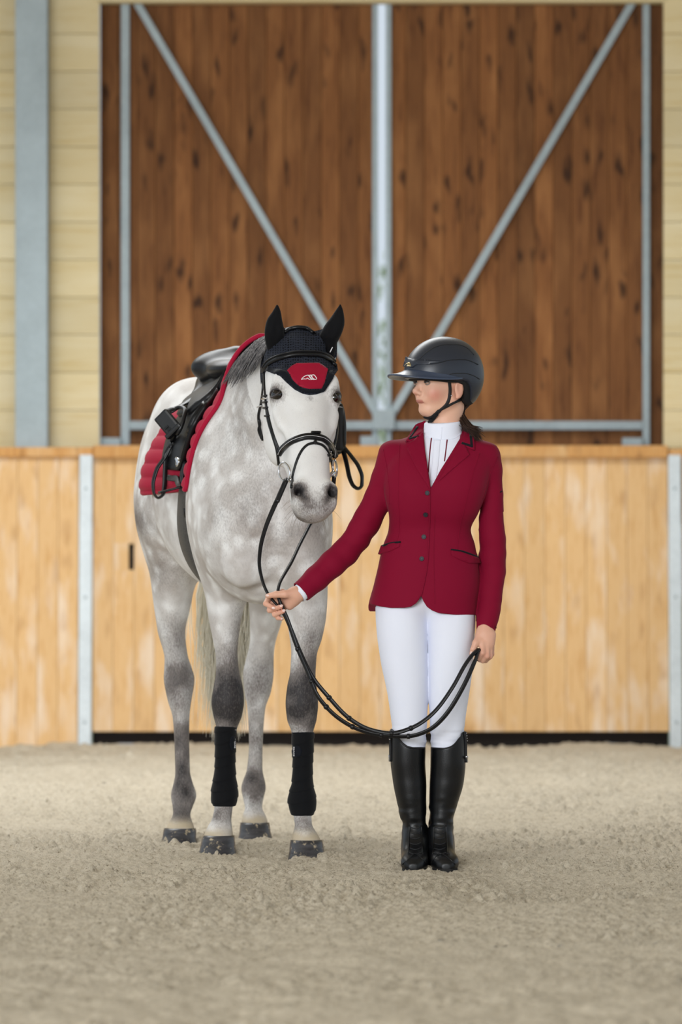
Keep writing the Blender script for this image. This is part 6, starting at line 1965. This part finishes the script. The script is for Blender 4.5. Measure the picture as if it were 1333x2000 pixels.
RN(tube('rein_end_loop', bez([W(929, 1281, -.075), W(934, 1271, -.072), W(938, 1270, -.060), W(937, 1279, -.045), W(931, 1289, -.04)], 12), .0065, M_leather, rn, 8))
def stop_at(q, px, py):
    t = min(range(1, len(q) - 1), key=lambda i: (q[i] - W(px, py, q[i].y)).length)
    d = (q[t + 1] - q[t - 1]).normalized()
    RN(tube('rein_stop', [q[t] - d * .006, q[t] - d * .003, q[t] + d * .003, q[t] + d * .006], [.0072, .0088, .0088, .0072], M_leather, rn, 10))
for (x, y) in ((250, 1050), (315, 1205), (390, 1335), (512, 1432), (655, 1468), (790, 1478)): stop_at(ql, 480 + x / 2.4685, 840 + y / 2.4685)
for (x, y) in ((402, 1285), (505, 1392), (700, 1465), (803, 1438)): stop_at(qu, 480 + x / 2.4685, 840 + y / 2.4685)

# ---- leg bandages
def bandage(label, rows, py0, py1, tab_px, tab_side):
    rows = sorted(rows)
    bd = empty('leg_bandage', tuple(W(rows[0][1], (py0 + py1) / 2, rows[0][3]))); tag(bd, label, 'bandage')
    BD = child_of(bd)
    L = [r[0] for r in rows]; T, tab = spline(L, np.array([r[1:] for r in rows]), 300)
    n, m = 40, 130; V = []; F = []
    for k in range(m + 1):
        py = py0 + (py1 - py0) * k / m
        cx, r, Y, dp = [np.interp(py, T, tab[:, q]) for q in range(4)]
        for i in range(n):
            a = 2 * math.pi * i / n
            # overlapping turns of the wrap, slanting round the leg
            ph = (py / 23.0 + .28 * math.sin(a + 1.0) + .1 * math.sin(py * .11)) % 1.0
            rid = (.95 * ph ** 1.2 - .4) * 1.5
            if k in (0, m): rid = -3.5
            elif k in (1, m - 1): rid -= .6
            c = W(cx, py, Y)
            V.append((c.x + math.cos(a) * S(r + rid, Y), c.y + math.sin(a) * S(dp + rid, Y), c.z))
    for k in range(m):
        for i in range(n):
            j = (i + 1) % n; F.append((k * n + i, (k + 1) * n + i, (k + 1) * n + j, k * n + j))
    wrap = mesh_obj('wrap', V, F, M_wrap, bd, True); wb = bvh_obj(wrap); BD(wrap)
    cx, cy, rw, rh = tab_px
    tb = patch('closure_tab', [(cx + rw * math.cos(a), cy + rh * math.sin(a)) for a in np.linspace(0, 2 * math.pi, 20)[:-1]], wb, .0022, M_border, bd, 4.0, .001, 2); BD(tb)
    # white lettering on the tab
    cur = bpy.data.curves.new('t', 'FONT'); cur.body = 'EQUILINE'; cur.size = .0075; cur.extrude = .0004; cur.align_x = 'CENTER'; cur.align_y = 'CENTER'
    to = bpy.data.objects.new('t', cur); C.objects.link(to)
    bpy.context.view_layer.update()
    me = bpy.data.meshes.new_from_object(to.evaluated_get(bpy.context.evaluated_depsgraph_get()))
    bpy.data.objects.remove(to); bpy.data.curves.remove(cur)
    me.materials.clear(); me.materials.append(M_whiteth.m)
    h = ray_px(tab_side, cy, [wb]) 
    z = (h[1] + Vector((0, -1, 0)) * .6).normalized(); z.z = 0; z.normalize(); x = Vector((0, 0, -1)); y = z.cross(x)
    M = Matrix(((x.x, y.x, z.x, 0), (x.y, y.y, z.y, 0), (x.z, y.z, z.z, 0), (0, 0, 0, 1)))
    me.transform(Matrix.Translation(h[0] + h[1] * .0045) @ M)
    lo_ = bpy.data.objects.new('lettering', me); C.objects.link(lo_); lo_.parent = tb
    return bd
bandage('black leg bandage with side tab on the foreleg nearer the saddle stirrup', [(1412, 441.5, 22, .983, 27), (1425, 441, 22, .985, 27), (1455, 440.5, 21, .988, 26), (1490, 440, 20.5, .99, 26), (1515, 439.5, 22, .988, 28), (1532, 439, 25, .985, 30), (1548, 439, 27, .98, 32), (1562, 438.5, 26, .972, 30), (1576, 438, 22, .965, 27)], 1418, 1575, (454, 1452, 5.5, 15), 457)
bandage('black leg bandage with round tab on the foreleg beside the rider', [(1420, 592, 23, .752, 28), (1432, 592, 22.5, .755, 28), (1470, 592, 21, .758, 27), (1500, 591.5, 20, .76, 27), (1530, 591, 21.5, .758, 29), (1548, 590.5, 26, .755, 32), (1564, 590.5, 28.5, .75, 33), (1580, 591, 26, .74, 30), (1594, 591.5, 21, .73, 27)], 1429, 1593, (581, 1468, 9.5, 11.5), 576.5)
